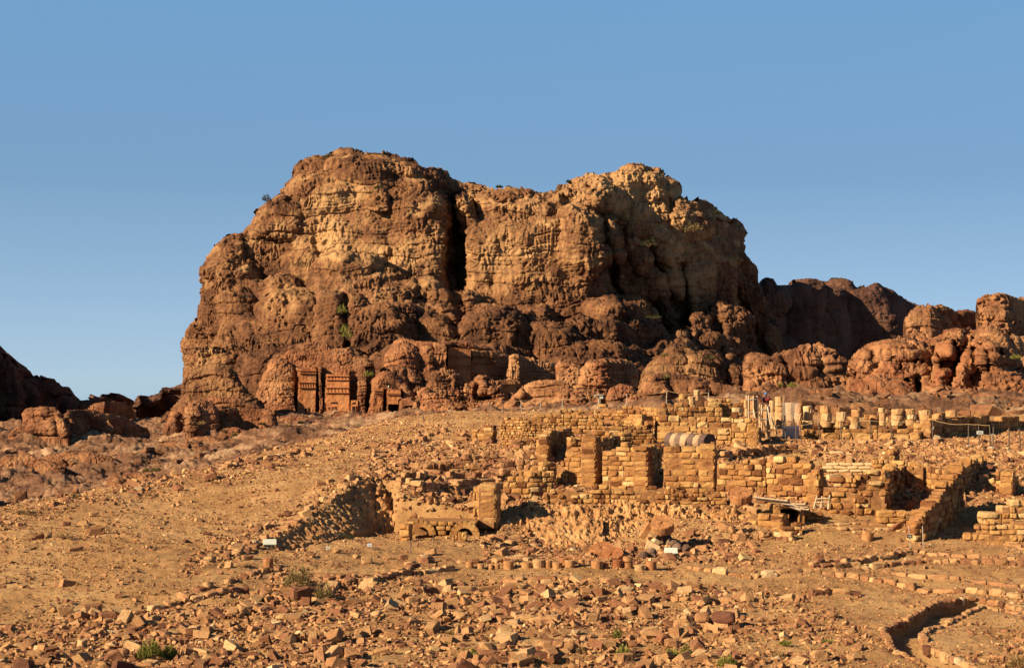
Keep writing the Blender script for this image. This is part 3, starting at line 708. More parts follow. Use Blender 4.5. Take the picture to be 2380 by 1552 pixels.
outcrop([(1086,945),(1090,905),(1095,885),(1112,874),(1135,876),(1152,890),(1165,915),(1172,945)], 950, 560, 'hollowed rock with dark cavities behind the fence', 50, s=0.9, red=0.4, nl=2, A=dict(pit=2.0, pitbias=0.4), carve=lambda px, py, d: d + 9 * np.exp(-((px - 1108) / 7) ** 2 - ((py - 905) / 13) ** 2) + 10 * np.exp(-((px - 1130) / 22) ** 2 - ((py - 926) / 8) ** 2))
outcrop([(1060,965),(1070,940),(1076,905),(1078,888),(1200,885),(1204,905),(1200,930),(1205,965)], 968, 590, 'dark squared cliff with a small doorway behind the fence', 51, s=1.0, red=0.2, nl=0, slope=0.06, A=dict(big=0.3), edgeR=8, edgeM=4)
outcrop([(1150,968),(1170,940),(1200,915),(1225,895),(1255,883),(1290,885),(1320,895),(1345,915),(1355,968)], 972, 540, 'smooth pale and red dome slope behind the fence', 52, s=1.2, red=0.5, nl=3, pale=0.3, A=dict(flute=0.3, pit=0.5))
outcrop([(1322,968),(1330,945),(1324,930),(1328,912),(1345,902),(1365,905),(1376,918),(1372,935),(1380,968)], 972, 470, 'knobbly mushroom rock left of the solar post', 53, s=0.8, red=0.6, nl=2, A=dict(pit=1.2))
outcrop([(1352,945),(1352,860),(1368,845),(1400,838),(1440,835),(1465,842),(1478,855),(1480,890),(1472,925),(1468,950)], 955, 520, 'big cube-shaped boulder with a lit left side and overhanging right side', 54, s=1.2, red=0.3, nl=0, pale=0.1, A=dict(pit=1.3), edgeR=12, edgeM=5, carve=lambda px, py, d: np.where(px > 1395, d + (px - 1395) * 0.16, d))
outcrop([(1410,968),(1412,925),(1420,905),(1445,895),(1470,900),(1490,925),(1500,968)], 972, 440, 'dark overhanging rock right of the solar post', 55, s=0.9, red=0.3, nl=2, A=dict(pit=1.2))
outcrop([(1440,968),(1480,930),(1495,890),(1515,870),(1550,862),(1590,870),(1640,885),(1680,900),(1740,905),(1760,968)], 972, 480, 'brown broken slope behind the temple ruin', 56, s=1.4, red=0.15, nl=16, A=dict(pit=1.2))
outcrop([(1480,930),(1500,860),(1530,830),(1560,812),(1600,815),(1640,835),(1665,862),(1680,900),(1690,930)], 935, 600, 'rounded brown hump at the mountain foot behind the temple', 57, s=1.6, red=0.1, nl=12, mat=M['mountain'])
# right of the mountain
outcrop([(1722,960),(1730,870),(1728,835),(1732,824),(1750,820),(1780,826),(1795,836),(1800,825),(1830,822),(1855,820),(1870,812),(1900,806),(1930,815),(1948,828),(1965,840),(1980,870),(1990,965)], 968, 430, 'broad buff cliff with vertical flutes to the right of the mountain', 61, s=1.5, red=0.15, nl=10, pale=0.0, A=dict(flute=1.5, pit=1.3))
outcrop([(1770,965),(1775,935),(1790,915),(1830,905),(1870,912),(1900,905),(1930,915),(1960,940),(1985,965)], 970, 330, 'line of dark rounded boulders behind the columns', 62, s=1.0, red=0.3, nl=10)
outcrop([(1740,968),(1748,925),(1762,900),(1790,893),(1810,905),(1835,925),(1850,968)], 972, 360, 'brown hump behind the scaffolded columns', 63, s=1.0, red=0.2, nl=4)
RG = [(1955,968),(1962,900),(1968,860),(1980,835),(2000,815),(2010,806),(2060,796),(2110,792),(2160,790),(2185,785),(2190,770),(2215,765),(2245,772),(2275,775),(2300,772),(2330,785),(2350,810),(2362,835),(2385,860),(2420,900),(2440,968)]
def carveR(px, py, d):
    for cx, cy, rx, ry, dep in [(1985,862,7,22,7),(2025,832,12,16,6),(2035,850,8,10,5),(2068,832,10,14,6),(2092,850,5,8,5),(2127,838,5,8,5),(2142,837,5,10,6),(2170,808,8,5,4),(2196,845,20,22,10),(2215,820,10,30,8),(2255,815,14,12,7),(2262,840,8,22,7),(2290,840,12,26,9),(2265,880,22,26,7),(2200,790,6,6,4),(2225,797,7,6,4),(2150,805,6,5,4),(2325,820,9,12,5),(2185,860,8,5,4),(2110,885,10,5,4),(2275,800,6,5,4),(2180,825,5,5,4)]:
        d = d + dep * 0.8 * sstep(1.15, 0.7, np.hypot((px - cx) / rx, (py - cy) / ry))
    d = d + 10 * np.exp(-((px - 2135) / 7) ** 2) * sstep(865, 905, py)
    t = np.clip(((py - 780) / 110), 0, 1); xc = 2250 - 50 * t; d = d + 9 * np.exp(-((px - xc) / 9) ** 2) * (py < 900)
    return d
outcrop(RG, 972, 300, 'large smooth red rock mass full of round weathered hollows at the right', 64, s=1.0, red=0.85, nl=0, pale=0.15, A=dict(flute=0.35, pit=0.5, big=0.8, strata=0.7, crack=0.2), edgeR=26, edgeM=10, ns=700, carve=carveR,
    lumps=[(2060,900,85,50,288,14),(2225,850,60,70,286,14),(2300,850,60,80,284,16),(2090,840,90,50,292,12),(2010,880,50,60,291,12),(2340,920,80,60,278,12),(2180,930,80,36,282,8)])
outcrop([(1990,975),(1998,930),(2010,900),(2035,880),(2062,878),(2095,890),(2118,905),(2130,935),(2128,975)], 980, 268, 'dome of layered red rock with a dark cap in front of the hollowed mass', 65, s=0.9, red=0.8, nl=2, A=dict(flute=0.3, pit=0.6))
outcrop([(2105,985),(2110,950),(2140,925),(2190,908),(2240,905),(2290,912),(2350,930),(2420,940),(2480,985)], 990, 245, 'low terraced slope of pale banded rock behind the shaded wall', 66, s=0.9, red=0.6, nl=12, pale=0.3, A=dict(flute=0.1, strata=1.6, pit=0.3))
outcrop([(1940,985),(1990,962),(2050,958),(2140,960),(2230,966),(2330,972),(2450,975),(2500,990)], 992, 215, 'low dark rock ledge just behind the row of columns', 67, s=0.7, red=0.4, nl=14, A=dict(flute=0.1, strata=1.4, pit=0.3))
bA = dict(pit=2.2, pitbias=0.35, flute=0.5, big=0.7)
outcrop([(2106,788),(2110,762),(2104,745),(2112,728),(2122,720),(2145,714),(2165,709),(2190,710),(2212,718),(2226,728),(2224,745),(2232,760),(2234,790)], 795, 340, 'square honeycombed boulder on the skyline, left of the pair', 68, s=0.9, red=0.35, pale=0.2, nl=0, A=bA, cat='boulder', name='boulder', edgeR=8, edgeM=3, carve=lambda px, py, d: np.where(px > 2160, d + (px - 2160) * 0.16, d), back=8)
outcrop([(2220,790),(2224,735),(2240,724),(2262,726),(2275,740),(2284,770),(2284,795)], 798, 350, 'shaded rounded boulder between the two honeycombed ones', 69, s=1.0, red=0.4, nl=0, slope=0.2, cat='boulder', name='boulder', edgeR=8, edgeM=3, back=8)
outcrop([(2275,778),(2285,762),(2278,740),(2274,715),(2270,700),(2285,692),(2315,686),(2345,687),(2385,694),(2430,700),(2440,785)], 790, 340, 'square honeycombed boulder cut by the right edge of the picture', 70, s=0.9, red=0.45, pale=0.2, nl=0, A=bA, cat='boulder', name='boulder', edgeR=8, edgeM=3, carve=lambda px, py, d: np.where(px > 2330, d + (px - 2330) * 0.16, d), back=8)
outcrop([(2090,795),(2091,785),(2100,782),(2110,784),(2112,795)], 798, 335, 'small squared rock at the left foot of the skyline boulder', 71, s=0.5, red=0.3, pale=0.3, nl=0, cat='boulder', name='boulder', edgeR=3, edgeM=1, back=3, A=dict(big=0.2, mid=0.3))
outcrop([(2330,800),(2345,785),(2375,782),(2440,786),(2480,860)], 862, 330, 'pale ledge below the right-edge boulder', 72, s=0.9, red=0.3, pale=0.5, nl=2)
# small red rock heaps on the far flats
rz_ = np.random.default_rng(77)
for i, (x, y, w, h, d, lab) in enumerate([(60,1085,90,26,360,'flat purple-brown rock swell low on the far flats at the left edge'),(190,1075,95,26,365,'flat purple-brown rock swell right of the left-edge one'),(545,1010,40,16,440,'low grey-brown rock right of the reddish pair'),(640,966,26,10,585,'low slab at the left foot of the tall tombs'),(800,966,30,11,575,'dark slab in front of the tall tombs'),
    (900,972,80,14,545,'long smooth grey-red slab below the small carved faces'),(620,975,44,12,545,'pair of pale rounded rocks before the tall tombs'),(420,1040,60,16,430,'dark low rock on the far flats below the hillock'),(690,975,40,9,540,'flat rock before the first tall tomb'),(330,1120,70,16,300,'low brown ledge near the left mound crest'),(480,1030,60,14,420,'low pinkish ledge below the reddish pair')]):
    top = [(x - w, y + 3), (x - w * .85, y - h * .5), (x - w * .4, y - h), (x + w * .2, y - h * .9), (x + w * .7, y - h * .5), (x + w, y + 3)]
    outcrop(top, y + 8, (fd(x, y) if y > 980 and x < 700 else d), lab, 700 + i, s=0.6, red=0.4, nl=3, pale=0.1 * rz_.uniform(-1, 2), A=dict(flute=0.1, pit=0.4, strata=0.8, big=0.5), cat='rock outcrop', edgeR=h * .7, edgeM=2.5, back=8)

# ------------------------------------------------------------------ carved tomb fronts
TOMB = mat_cliff('carved_red_stone', (0.25, 0.088, 0.034), (0.36, 0.145, 0.056), (0.44, 0.225, 0.098), 0.5, strata=0.6, bd=0.12)
SHADE_BLACK = mat_plain('painted_recess_shade', (0.02, 0.012, 0.010), 1.0)  # near-black colour stands in for the shade inside doorways and cellar
DOORM = mat_plain('dark_timber_door', (0.10, 0.035, 0.022), 0.8)
def slab(name, quad, d0, d1, thick, mat, parent, org, nx=18, ny=26, rough=0.12, seed=0):
    """a slab whose face is the traced quad (bl, br, tr, tl), left edge at d0, right edge at d1"""
    bl, br, tr, tl = [np.array(q, float) for q in quad]
    s, t = np.meshgrid(np.linspace(0, 1, nx), np.linspace(0, 1, ny)); s = s.ravel()[:, None]; t = t.ravel()[:, None]
    q = (bl * (1 - s) + br * s) * (1 - t) + (tl * (1 - s) + tr * s) * t
    W = P(q[:, 0], q[:, 1], d0 + (d1 - d0) * s[:, 0]); W[:, 1] += rough * fbm(W / 1.5, 3, seed)
    Bk = W.copy(); Bk[:, 1] += thick
    V = np.concatenate([W, Bk]); n = nx * ny; fc = []
    L, S, T = grid_faces(ny, nx); F1 = L.reshape(-1, 4); F2 = F1[:, ::-1] + n
    rim = [i for i in range(nx)] + [j * nx + nx - 1 for j in range(1, ny)] + [(ny - 1) * nx + i for i in range(nx - 2, -1, -1)] + [j * nx for j in range(ny - 2, 0, -1)]
    R = np.array([[a, rim[(k + 1) % len(rim)], rim[(k + 1) % len(rim)] + n, a + n] for k, a in enumerate(rim)])[:, ::-1]
    Fa = np.concatenate([F1, F2, R])
    V = V - np.array(org)
    me = mesh_np(name, V, Fa.ravel(), np.arange(len(Fa)) * 4, np.full(len(Fa), 4), {'pale': np.full(len(V), 0.1), 'red': np.zeros(len(V))})
    return link(name, me, mat, parent)
def tomb(quad, d0, d1, bands, door, label, teeth=7, seed=0, void=None, group=None):
    bl, br, tr, tl = quad; org = P((bl[0] + br[0]) / 2, max(bl[1], br[1]), max(d0, d1)); t = empty('tomb_facade', org, label=label, cat='rock-cut tomb')
    slab('wall', quad, d0, d1, 5.0, TOMB, t, org, seed=seed)
    def edge(py):
        f = (bl[1] - py) / (bl[1] - tl[1]); return bl[0] + (tl[0] - bl[0]) * f, br[0] + (tr[0] - br[0]) * f
    for (y0, y1) in bands:                                  # a moulded band with a row of crow-step teeth
        for yy, hh in ((y0, 1.6), (y1, 1.2)):
            xl, xr = edge(yy); slab('cornice', [(xl - .6, yy), (xr + .6, yy), (xr + .6, yy - hh), (xl - .6, yy - hh)], d0 - .7, d1 - .7, 1.2, TOMB, t, org, 6, 3, 0.02)
        for k in range(teeth):
            xl, xr = edge(y1); w = (xr - xl) / teeth; x = xl + w * k; yb, yt = y1 - 1.4, y0 - 0.2; dk = d0 + (d1 - d0) * (x - xl) / (xr - xl) - .22
            slab('crow_step', [(x + w * .5, yb), (x + w * .95, yb), (x + w * .55, yt), (x + w * .15, yt)], dk, dk, 0.8, TOMB, t, org, 3, 3, 0.0)
    if door:
        x0, y0, x1, y1, col = door; dk = d0 + (d1 - d0) * ((x0 + x1) / 2 - bl[0]) / (br[0] - bl[0])
        slab('door_frame', [(x0 - 1.6, y1), (x1 + 1.6, y1), (x1 + 1.6, y0 - 1.8), (x0 - 1.6, y0 - 1.8)], dk - .35, dk - .35, 0.6, TOMB, t, org, 4, 4, 0.02)
        slab('door', [(x0, y1), (x1, y1), (x1, y0), (x0, y0)], dk - .42, dk - .42, 0.3, SHADE_BLACK if col == 0 else DOORM, t, org, 3, 3, 0.0)  # black ones are slabs painted as the shade of an open doorway
    for (x0, y0, x1, y1) in (void or []):
        dk = d0 + (d1 - d0) * ((x0 + x1) / 2 - bl[0]) / (br[0] - bl[0])
        slab('opening', [(x0, y1), (x1, y1), (x1, y0), (x0, y0)], dk - .06, dk - .06, 0.3, SHADE_BLACK, t, org, 3, 3, 0.0)  # flat black slab, the shade of a hole painted on the face
    return t
tomb([(690,966),(732,966),(735,855),(695,861)], 599.4, 600.4, [(862,868),(889,901)], (708.5,948,713.5,962,0), 'tall narrow carved tomb front, left of the tall pair, with a slim doorway', 7, 1)
tomb([(752,968),(812,968),(811,872),(758,869)], 601.0, 601.0, [(874,883),(901,913)], (770.5,945,777.5,962,1), 'tall wide carved tomb front, right of the tall pair, with a brown door', 7, 2, [(770,934,784,938),(763,946,767,951)])
tomb([(814,966),(831,966),(831,930),(816,930)], 600, 600, [], (818.5,944,825.5,958,0), 'low masonry-framed doorway right of the tall tombs', 0, 3, [(819,935,826,939)])
tomb([(866,962),(889,962),(890,905),(870,907)], 586, 587, [(909,914)], (881.5,946,886,960,0), 'small reddish carved front, left of the small pair', 6, 4)
tomb([(899,939),(931,939),(931,906),(899,907)], 586.5, 587, [(914,917)], None, 'small carved front over a cave, right of the small pair', 0, 5, None)
tomb([(1041,892),(1094,895),(1094,812),(1041,806)], 648, 651, [(829,832),(850,853)], None, 'wide shaded royal tomb front with two long cornices', 0, 6, None)
tomb([(1165,955),(1200,955),(1200,892),(1165,892)], 584, 588, [(894,896)], (1181,914,1190,931,0), 'dark squared tomb front with a small black doorway', 0, 7, None)
# ------------------------------------------------------------------ masonry
def interp_pts(pts, x): 
    p = sorted(pts); return np.interp(x, [q[0] for q in p], [q[1] for q in p])

def courses(acc, A, B, ztopf, thick, ch, bl, r, rough=0.05, tint=(0.5, 0.18), zbase=None, tmpl=BOX, gap=0.004, keep=0.97, rag=0.28, jitter=0.035):
    """blocks in courses from plan point A to B (3D); ztopf(s in 0..1) gives the broken top"""
    A = np.array(A, float); B = np.array(B, float); dirv = (B - A)[:2]; Ln = np.hypot(*dirv); dirv /= Ln + 1e-9; nrm = np.array([dirv[1], -dirv[0]])
    zb = min(A[2], B[2]) if zbase is None else zbase
    ang = math.atan2(dirv[1], dirv[0]); z = zb - 0.25; C = []; H = []; TT = []; ZR = []
    zt_max = max(ztopf(s) for s in np.linspace(0, 1, 12))
    while z < zt_max - 0.12 * ch:
        h = ch * r.uniform(0.75, 1.25); x = -r.uniform(0, bl * 0.5)
        while x < Ln - 0.05:
            l = bl * r.uniform(0.5, 1.7); x0 = max(x, 0); x1 = min(x + l, Ln); x = x + l
            if x1 - x0 < 0.12: continue
            s = (x0 + x1) / 2 / Ln; zt = ztopf(min(max(s, 0), 1)) + r.normal(0, rag * ch)
            if z + h * 0.62 > zt: continue
            if r.random() > keep: continue
            dep = thick * r.uniform(0.85, 1.0); c2 = A[:2] + dirv * (x0 + x1) / 2 - nrm * (thick / 2) + nrm * r.normal(0, jitter)
            hh = h * (r.uniform(1.0, 1.08) if r.random() < .8 else r.uniform(.8, .95))
            C.append([c2[0], c2[1], z + hh / 2]); H.append([max((x1 - x0) / 2 - gap, .05), dep / 2, hh / 2 - gap]); TT.append(np.clip(r.normal(*tint) - (0.28 if r.random() < 0.12 else 0), 0, 1)); ZR.append(ang + r.normal(0, 0.02))
        z += h
    if C:
        acc.batch(tmpl[0], tmpl[1], np.array(C), rotz(np.array(ZR)), np.array(H), np.array(TT), jit=rough, mi=0, r=r)
    # earth core just inside the faces
    n = max(2, int(Ln / 0.7)); e = np.linspace(0, 1, n + 1)
    for k in range(n):
        s = (e[k] + e[k + 1]) / 2; zt = ztopf(s) - ch * 0.45
        if zt < zb - 0.1: continue
        c2 = A[:2] + dirv * Ln * s - nrm * (thick / 2 + 0.02); zz = (zb - 0.6 + zt) / 2
        acc.batch(BOXS[0], BOXS[1], np.array([[c2[0], c2[1], zz]]), rotz(ang), np.array([[Ln / n / 2 * 1.02 - (0.03 if k in (0, n - 1) else 0), thick / 2 - 0.13, (zt - zb + 0.6) / 2]]), np.array([0.3]), mi=1, r=r)

def wall(path, top, thick=0.8, ch=0.45, bl=0.8, label=None, seed=0, name='stone_wall', cat='ruined wall', group=None, tint=(0.5, 0.16), mat=None, parent=None, scale=0.82, **k):
    """path: [(px, py_base, d)]; top: [(px, py_top)] or list of lists (one per segment, (s, py))"""
    acc = Acc(); r = np.random.default_rng(seed + 4000); ch *= scale; bl *= scale; tint = (tint[0], tint[1] * 1.5); k.setdefault('rough', 0.095)
    for i in range(len(path) - 1):
        a, b = path[i], path[i + 1]; A = P(*a); B = P(*b)
        if isinstance(top[0], list): tt = top[i]; f = lambda s, tt=tt, a=a, b=b: -(interp_pts(tt, s) - HY) / F * (a[2] + (b[2] - a[2]) * s)
        else:
            def f(s, a=a, b=b, top=top):
                px = a[0] * a[2] + (b[0] * b[2] - a[0] * a[2]) * s; d = a[2] + (b[2] - a[2]) * s
                x = (P(*a)[0] * (1 - s) + P(*b)[0] * s) / d * F + CX
                return -(interp_pts(top, x) - HY) / F * d
        courses(acc, A, B, f, thick, ch, bl, r, tint=tint, **k)
    me = acc.mesh(name); org = P(*path[0])
    o = link(name, me, [mat or M['block'], M['mortar']], parent, origin=tuple(org) if parent is None else None)
    if parent is None: tag(o, label, cat, group, 'thing')
    return o

# --- lower front walls
wall([(1262,1178,110.6),(1420,1180,110.2),(1560,1180,110),(1690,1184,109.6)], [(1262,1152),(1270,1140),(1330,1136),(1372,1142),(1385,1128),(1410,1124),(1440,1142),(1490,1140),(1560,1128),(1600,1136),(1660,1146),(1700,1140)], 0.7, 0.36, 0.6, 'long low rubble wall along the top of the earth cliff', 1, tint=(0.45, 0.26), rag=0.5, jitter=0.07, rough=0.09, tmpl=BOXR)
wall([(1398,1134,119.5),(1506,1136,118.2),(1541,1124,123.5)], [[(0,1072),(0.05,1070),(0.09,1042),(0.25,1040),(0.4,1034),(0.6,1040),(0.8,1042),(1,1046)],[(0,1046),(.3,1040),(1,1036)]], 1.2, 0.5, 0.85, 'tall square masonry pier in the middle, left side of the dark gap', 2, name='stone_pier', cat='stone pier', keep=1.0)
wall([(1541,1152,117.2),(1662,1158,116.4),(1672,1150,118.5)], [[(0,1062),(.03,1040),(.15,1036),(.3,1044),(.5,1040),(.7,1046),(.85,1038),(1,1036)],[(0,1036),(1,1040)]], 1.2, 0.5, 0.85, 'tall square masonry pier with broken top, right side of the dark gap', 3, name='stone_pier', cat='stone pier', keep=1.0)
wall([(1664,1160,116.2),(1780,1166,114.5),(1905,1176,112.2),(1925,1160,115)], [(1640,1080),(1664,1078),(1690,1076),(1712,1084),(1735,1068),(1760,1070),(1790,1060),(1815,1058),(1840,1070),(1870,1064),(1890,1092),(1905,1098),(1925,1110)], 0.9, 0.46, 0.75, 'broad low wall of large worn blocks right of the piers', 4, tint=(0.42, 0.2), rag=0.5, rough=0.09, jitter=0.08)
wall([(1292,1128,121.5),(1386,1126,120.2),(1402,1120,123)], [[(0,1105),(.1,1100),(.14,1066),(.3,1062),(.36,1040),(.6,1036),(.75,1024),(1,1020)],[(0,1018),(1,1016)]], 1.2, 0.45, 0.75, 'stepped masonry pier left of the tall middle pier', 5, name='stone_pier', cat='stone pier', keep=1.0, rag=0.3)
wall([(1402,1120,124.5),(1440,1090,130),(1470,1060,134)], [(1395,1020),(1470,1004)], 0.8, 0.42, 0.7, 'shaded wall running back behind the tall middle pier', 6)
wall([(1168,1150,113.5),(1232,1152,113),(1290,1150,113.6)], [(1168,1122),(1190,1116),(1205,1108),(1222,1106),(1250,1100),(1270,1092),(1290,1094)], 1.0, 0.45, 0.8, 'low stepped wall of large blocks beside the small tower', 7, tint=(0.6, 0.14), rag=0.4)
wall([(1205,1122,120),(1262,1118,119.5),(1296,1112,120)], [(1205,1092),(1230,1084),(1262,1072),(1296,1070)], 1.0, 0.42, 0.7, 'second low stepped wall above the first, left of the stepped pier', 8, tint=(0.6, 0.14), rag=0.6)
wall([(1098,1205,106.2),(1154,1206,105.8),(1167,1198,108.5)], [[(0,1152),(.1,1128),(.3,1122),(.45,1142),(.8,1142),(.85,1124),(1,1122)],[(0,1122),(1,1126)]], 1.3, 0.52, 0.85, 'small squared stone tower standing alone right of the twin arches', 9, name='stone_tower', cat='ruined tower', keep=1.0, rag=0.05, jitter=0.015, tint=(0.62, 0.1))
# --- walls of the middle level
wall([(1274,1085,127),(1300,1060,133),(1330,1040,138)], [(1274,1010),(1300,1000),(1330,992)], 0.8, 0.42, 0.7, 'shaded side wall running back from the upright corner block', 10)
wall([(1243,1048,128.5),(1270,1049,128)], [(1243,1024),(1270,1024)], 0.9, 0.75, 1.1, 'upright squared corner block on the terrace edge', 11, cat='corner block', rag=0.0)
wall([(1270,1054,129),(1300,1050,130)], [(1270,1004),(1285,1000),(1300,1002)], 0.8, 0.5, 0.8, 'tall corner pier behind the upright block', 12, name='stone_pier', cat='stone pier')
wall([(1326,1062,127),(1400,1058,128),(1470,1050,129)], [(1326,1020),(1345,1014),(1372,1012),(1385,1018),(1430,1010),(1470,1004)], 0.9, 0.45, 0.8, 'broken wall just behind the stepped pier', 13, rag=0.7)
wall([(1360,1030,135),(1450,1026,135.5),(1520,1024,136)], [(1360,1006),(1400,1000),(1420,986),(1460,984),(1490,990),(1520,992)], 0.9, 0.42, 0.8, 'middle terrace wall with flat slabs on top', 14, rag=0.7)
wall([(1096,1036,141),(1147,1037,140.3),(1156,1030,143)], [[(0,1004),(.3,996),(1,990)],[(0,992),(1,994)]], 0.9, 0.42, 0.7, 'small squared wall end at the upper left of the ruin', 15, tint=(0.45, 0.2))
wall([(1160,1042,139),(1215,1046,138),(1290,1040,138)], [(1160,985),(1180,974),(1215,968),(1240,972),(1262,980),(1290,984)], 0.9, 0.28, 0.4, 'rough wall of small rubble stones at the upper left of the ruin', 16, tint=(0.6, 0.14), rag=0.8, rough=0.09, tmpl=BOXR)
wall([(1225,1000,146),(1310,1000,146),(1405,1000,146)], [(1225,968),(1250,965),(1300,964),(1304,962),(1403,960)], 0.9, 0.42, 0.72, 'straight coursed wall on the upper level, left of the main court', 17, tint=(0.6, 0.12), rag=0.05)
wall([(1300,970,151),(1380,968,151),(1448,965,150)], [(1300,958),(1330,950),(1360,954),(1400,944),(1448,950)], 0.8, 0.4, 0.6, 'topmost line of loose wall blocks along the upper rim', 18, rag=1.0, keep=0.8)
wall([(1446,972,150),(1490,974,149.5),(1527,1010,140)], [[(0,940),(.5,938),(1,940)],[(0,940),(1,952)]], 0.9, 0.44, 0.75, 'high corner wall with one shaded side on the upper level', 19, rag=0.2)
wall([(1440,1010,140),(1492,1016,138.6),(1520,1010,141)], [[(0,968),(.4,972),(.55,964),(1,964)],[(0,963),(1,962)]], 0.9, 0.42, 0.72, 'right-hand corner wall of the upper court with a shaded end', 20, tint=(0.6, 0.12), rag=0.2)
# --- the temple podium
wall([(1527,1040,138),(1620,1038,137.5),(1700,1036,137),(1764,1034,136.5),(1772,1026,140)], [(1527,988),(1540,986),(1600,986),(1690,987),(1764,992),(1772,992)], 1.0, 0.62, 1.25, 'temple podium wall of big smooth ashlar blocks', 21, tint=(0.66, 0.1), rag=0.02, keep=1.0, jitter=0.02)
wall([(1530,990,139.6),(1620,989,139.2),(1700,989,138.8),(1760,990,138.4)], [(1530,975),(1560,966),(1600,968),(1640,966),(1665,970),(1700,966),(1725,968),(1760,970)], 0.9, 0.6, 0.8, 'worn upper course of mixed blocks standing on the podium', 22, rag=0.5, tint=(0.55, 0.2))
wall([(1540,970,143),(1600,970,143),(1680,970,143)], [(1540,934),(1555,932),(1570,944),(1575,925),(1590,922),(1600,948),(1625,950),(1640,930),(1660,928),(1665,944),(1680,940)], 0.9, 0.48, 0.75, 'ragged stack of blocks behind the podium', 23, rag=0.8, keep=0.92)
wall([(1640,965,147),(1700,968,147),(1738,968,147)], [(1640,930),(1655,925),(1680,928),(1700,932),(1720,932),(1738,926)], 0.8, 0.46, 0.7, 'back wall of the temple behind the short column', 24, rag=0.4)
# --- terrace with columns at the right
wall([(1913,1023,146),(2030,1022,146),(2139,1022,145.5),(2147,1014,149)], [(1913,1000),(1925,999),(2137,999),(2150,1000)], 0.9, 0.95, 1.5, 'long pale retaining wall of big ashlars with peg holes below the columns', 25, tint=(0.72, 0.08), rag=0.0, keep=1.0, jitter=0.01)
wall([(1944,1000,148),(2040,1000,148),(2170,1000,148)], [(1944,994),(1990,992),(2015,992),(2030,984),(2055,986),(2070,992),(2165,992)], 0.9, 0.5, 0.85, 'jumbled blocks along the top of the pale retaining wall', 26, rag=0.9, keep=0.85, tint=(0.5, 0.2))
wall([(1860,1024,149),(1913,1024,148.5)], [(1860,995),(1880,992),(1913,997)], 0.8, 0.4, 0.6, 'short rough wall between the glass panel and the pale retaining wall', 27, rag=0.6, rough=0.09)
wall([(1870,1000,153),(1960,1000,153),(2060,995,153),(2180,990,152)], [(1870,984),(1910,980),(1940,978),(1960,984),(2010,974),(2040,978),(2060,970),(2100,980),(2140,978),(2180,982)], 0.8, 0.5, 0.8, 'low broken back wall between the standing columns', 28, rag=0.9, keep=0.8)
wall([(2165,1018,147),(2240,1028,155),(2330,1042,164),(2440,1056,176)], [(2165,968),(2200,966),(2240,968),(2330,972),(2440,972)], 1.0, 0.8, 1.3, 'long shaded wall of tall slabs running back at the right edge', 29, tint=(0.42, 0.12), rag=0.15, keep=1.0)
# --- ruins at the right
wall([(1913,1196,109.5),(1990,1198,109),(2062,1194,109),(2108,1156,118.5)], [(1913,1150),(1925,1128),(1945,1112),(1970,1104),(2000,1108),(2030,1100),(2065,1092),(2092,1088),(2110,1084)], 1.0, 0.45, 0.8, 'battered wall of uneven boulders and slabs right of the pallet', 30, tint=(0.42, 0.2), rag=0.5, rough=0.12, jitter=0.12, tmpl=BOXR)
wall([(2030,1125,121),(2080,1118,121),(2102,1108,124),(2120,1150,118)], [(2030,1078),(2048,1066),(2060,1054),(2085,1052),(2102,1070),(2120,1082)], 0.9, 0.42, 0.7, 'mound-top wall of rounded stones beside the sandbags', 31, rag=0.7, rough=0.1, tmpl=BOXR)
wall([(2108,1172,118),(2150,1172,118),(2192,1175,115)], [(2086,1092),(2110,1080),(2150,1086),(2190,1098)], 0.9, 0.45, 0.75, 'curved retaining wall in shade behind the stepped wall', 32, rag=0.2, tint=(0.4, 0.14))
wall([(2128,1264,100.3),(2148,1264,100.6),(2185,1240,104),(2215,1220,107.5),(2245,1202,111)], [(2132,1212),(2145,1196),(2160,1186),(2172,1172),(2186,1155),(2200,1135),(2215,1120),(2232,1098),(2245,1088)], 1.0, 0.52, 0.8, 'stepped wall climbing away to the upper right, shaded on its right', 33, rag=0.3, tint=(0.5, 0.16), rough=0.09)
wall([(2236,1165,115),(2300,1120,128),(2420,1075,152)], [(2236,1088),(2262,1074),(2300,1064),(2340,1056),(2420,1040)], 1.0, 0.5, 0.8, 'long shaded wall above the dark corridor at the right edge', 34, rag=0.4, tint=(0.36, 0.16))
wall([(2313,1160,116),(2355,1162,115.4),(2370,1154,118)], [[(0,1108),(.2,1092),(.3,1100),(.8,1098),(1,1104)],[(0,1104),(1,1106)]], 1.0, 0.44, 0.8, 'isolated squared wall stub near the right edge', 35, name='stone_pier', cat='stone pier', rag=0.1)
wall([(2236,1268,101.5),(2300,1272,101),(2440,1274,100.6)], [(2236,1250),(2250,1236),(2262,1234),(2275,1224),(2290,1212),(2310,1210),(2330,1220),(2360,1206),(2440,1210)], 1.3, 0.42, 0.85, 'low front wall of pale blocks at the right edge', 36, rag=0.4, tint=(0.62, 0.16))
wall([(2285,1225,105),(2330,1222,105),(2440,1220,105)], [(2285,1200),(2300,1190),(2320,1186),(2345,1172),(2370,1168),(2440,1150)], 1.6, 0.44, 0.9, 'higher stack of white-streaked blocks at the right edge', 37, rag=0.4, tint=(0.75, 0.14))
wall([(2040,1206,106.5),(2108,1206,106.5)], [(2040,1190),(2108,1190)], 0.9, 0.5, 1.3, 'short line of long blocks before the battered wall', 38, tint=(0.6, 0.1), rag=0.0)
wall([(1735,1222,106),(1820,1228,105),(1838,1222,107)], [(1735,1200),(1760,1196),(1785,1192),(1800,1182),(1815,1198),(1838,1200)], 0.9, 0.45, 0.8, 'low wall of big blocks left of the dark shelter opening', 39, rag=0.3, rough=0.08)
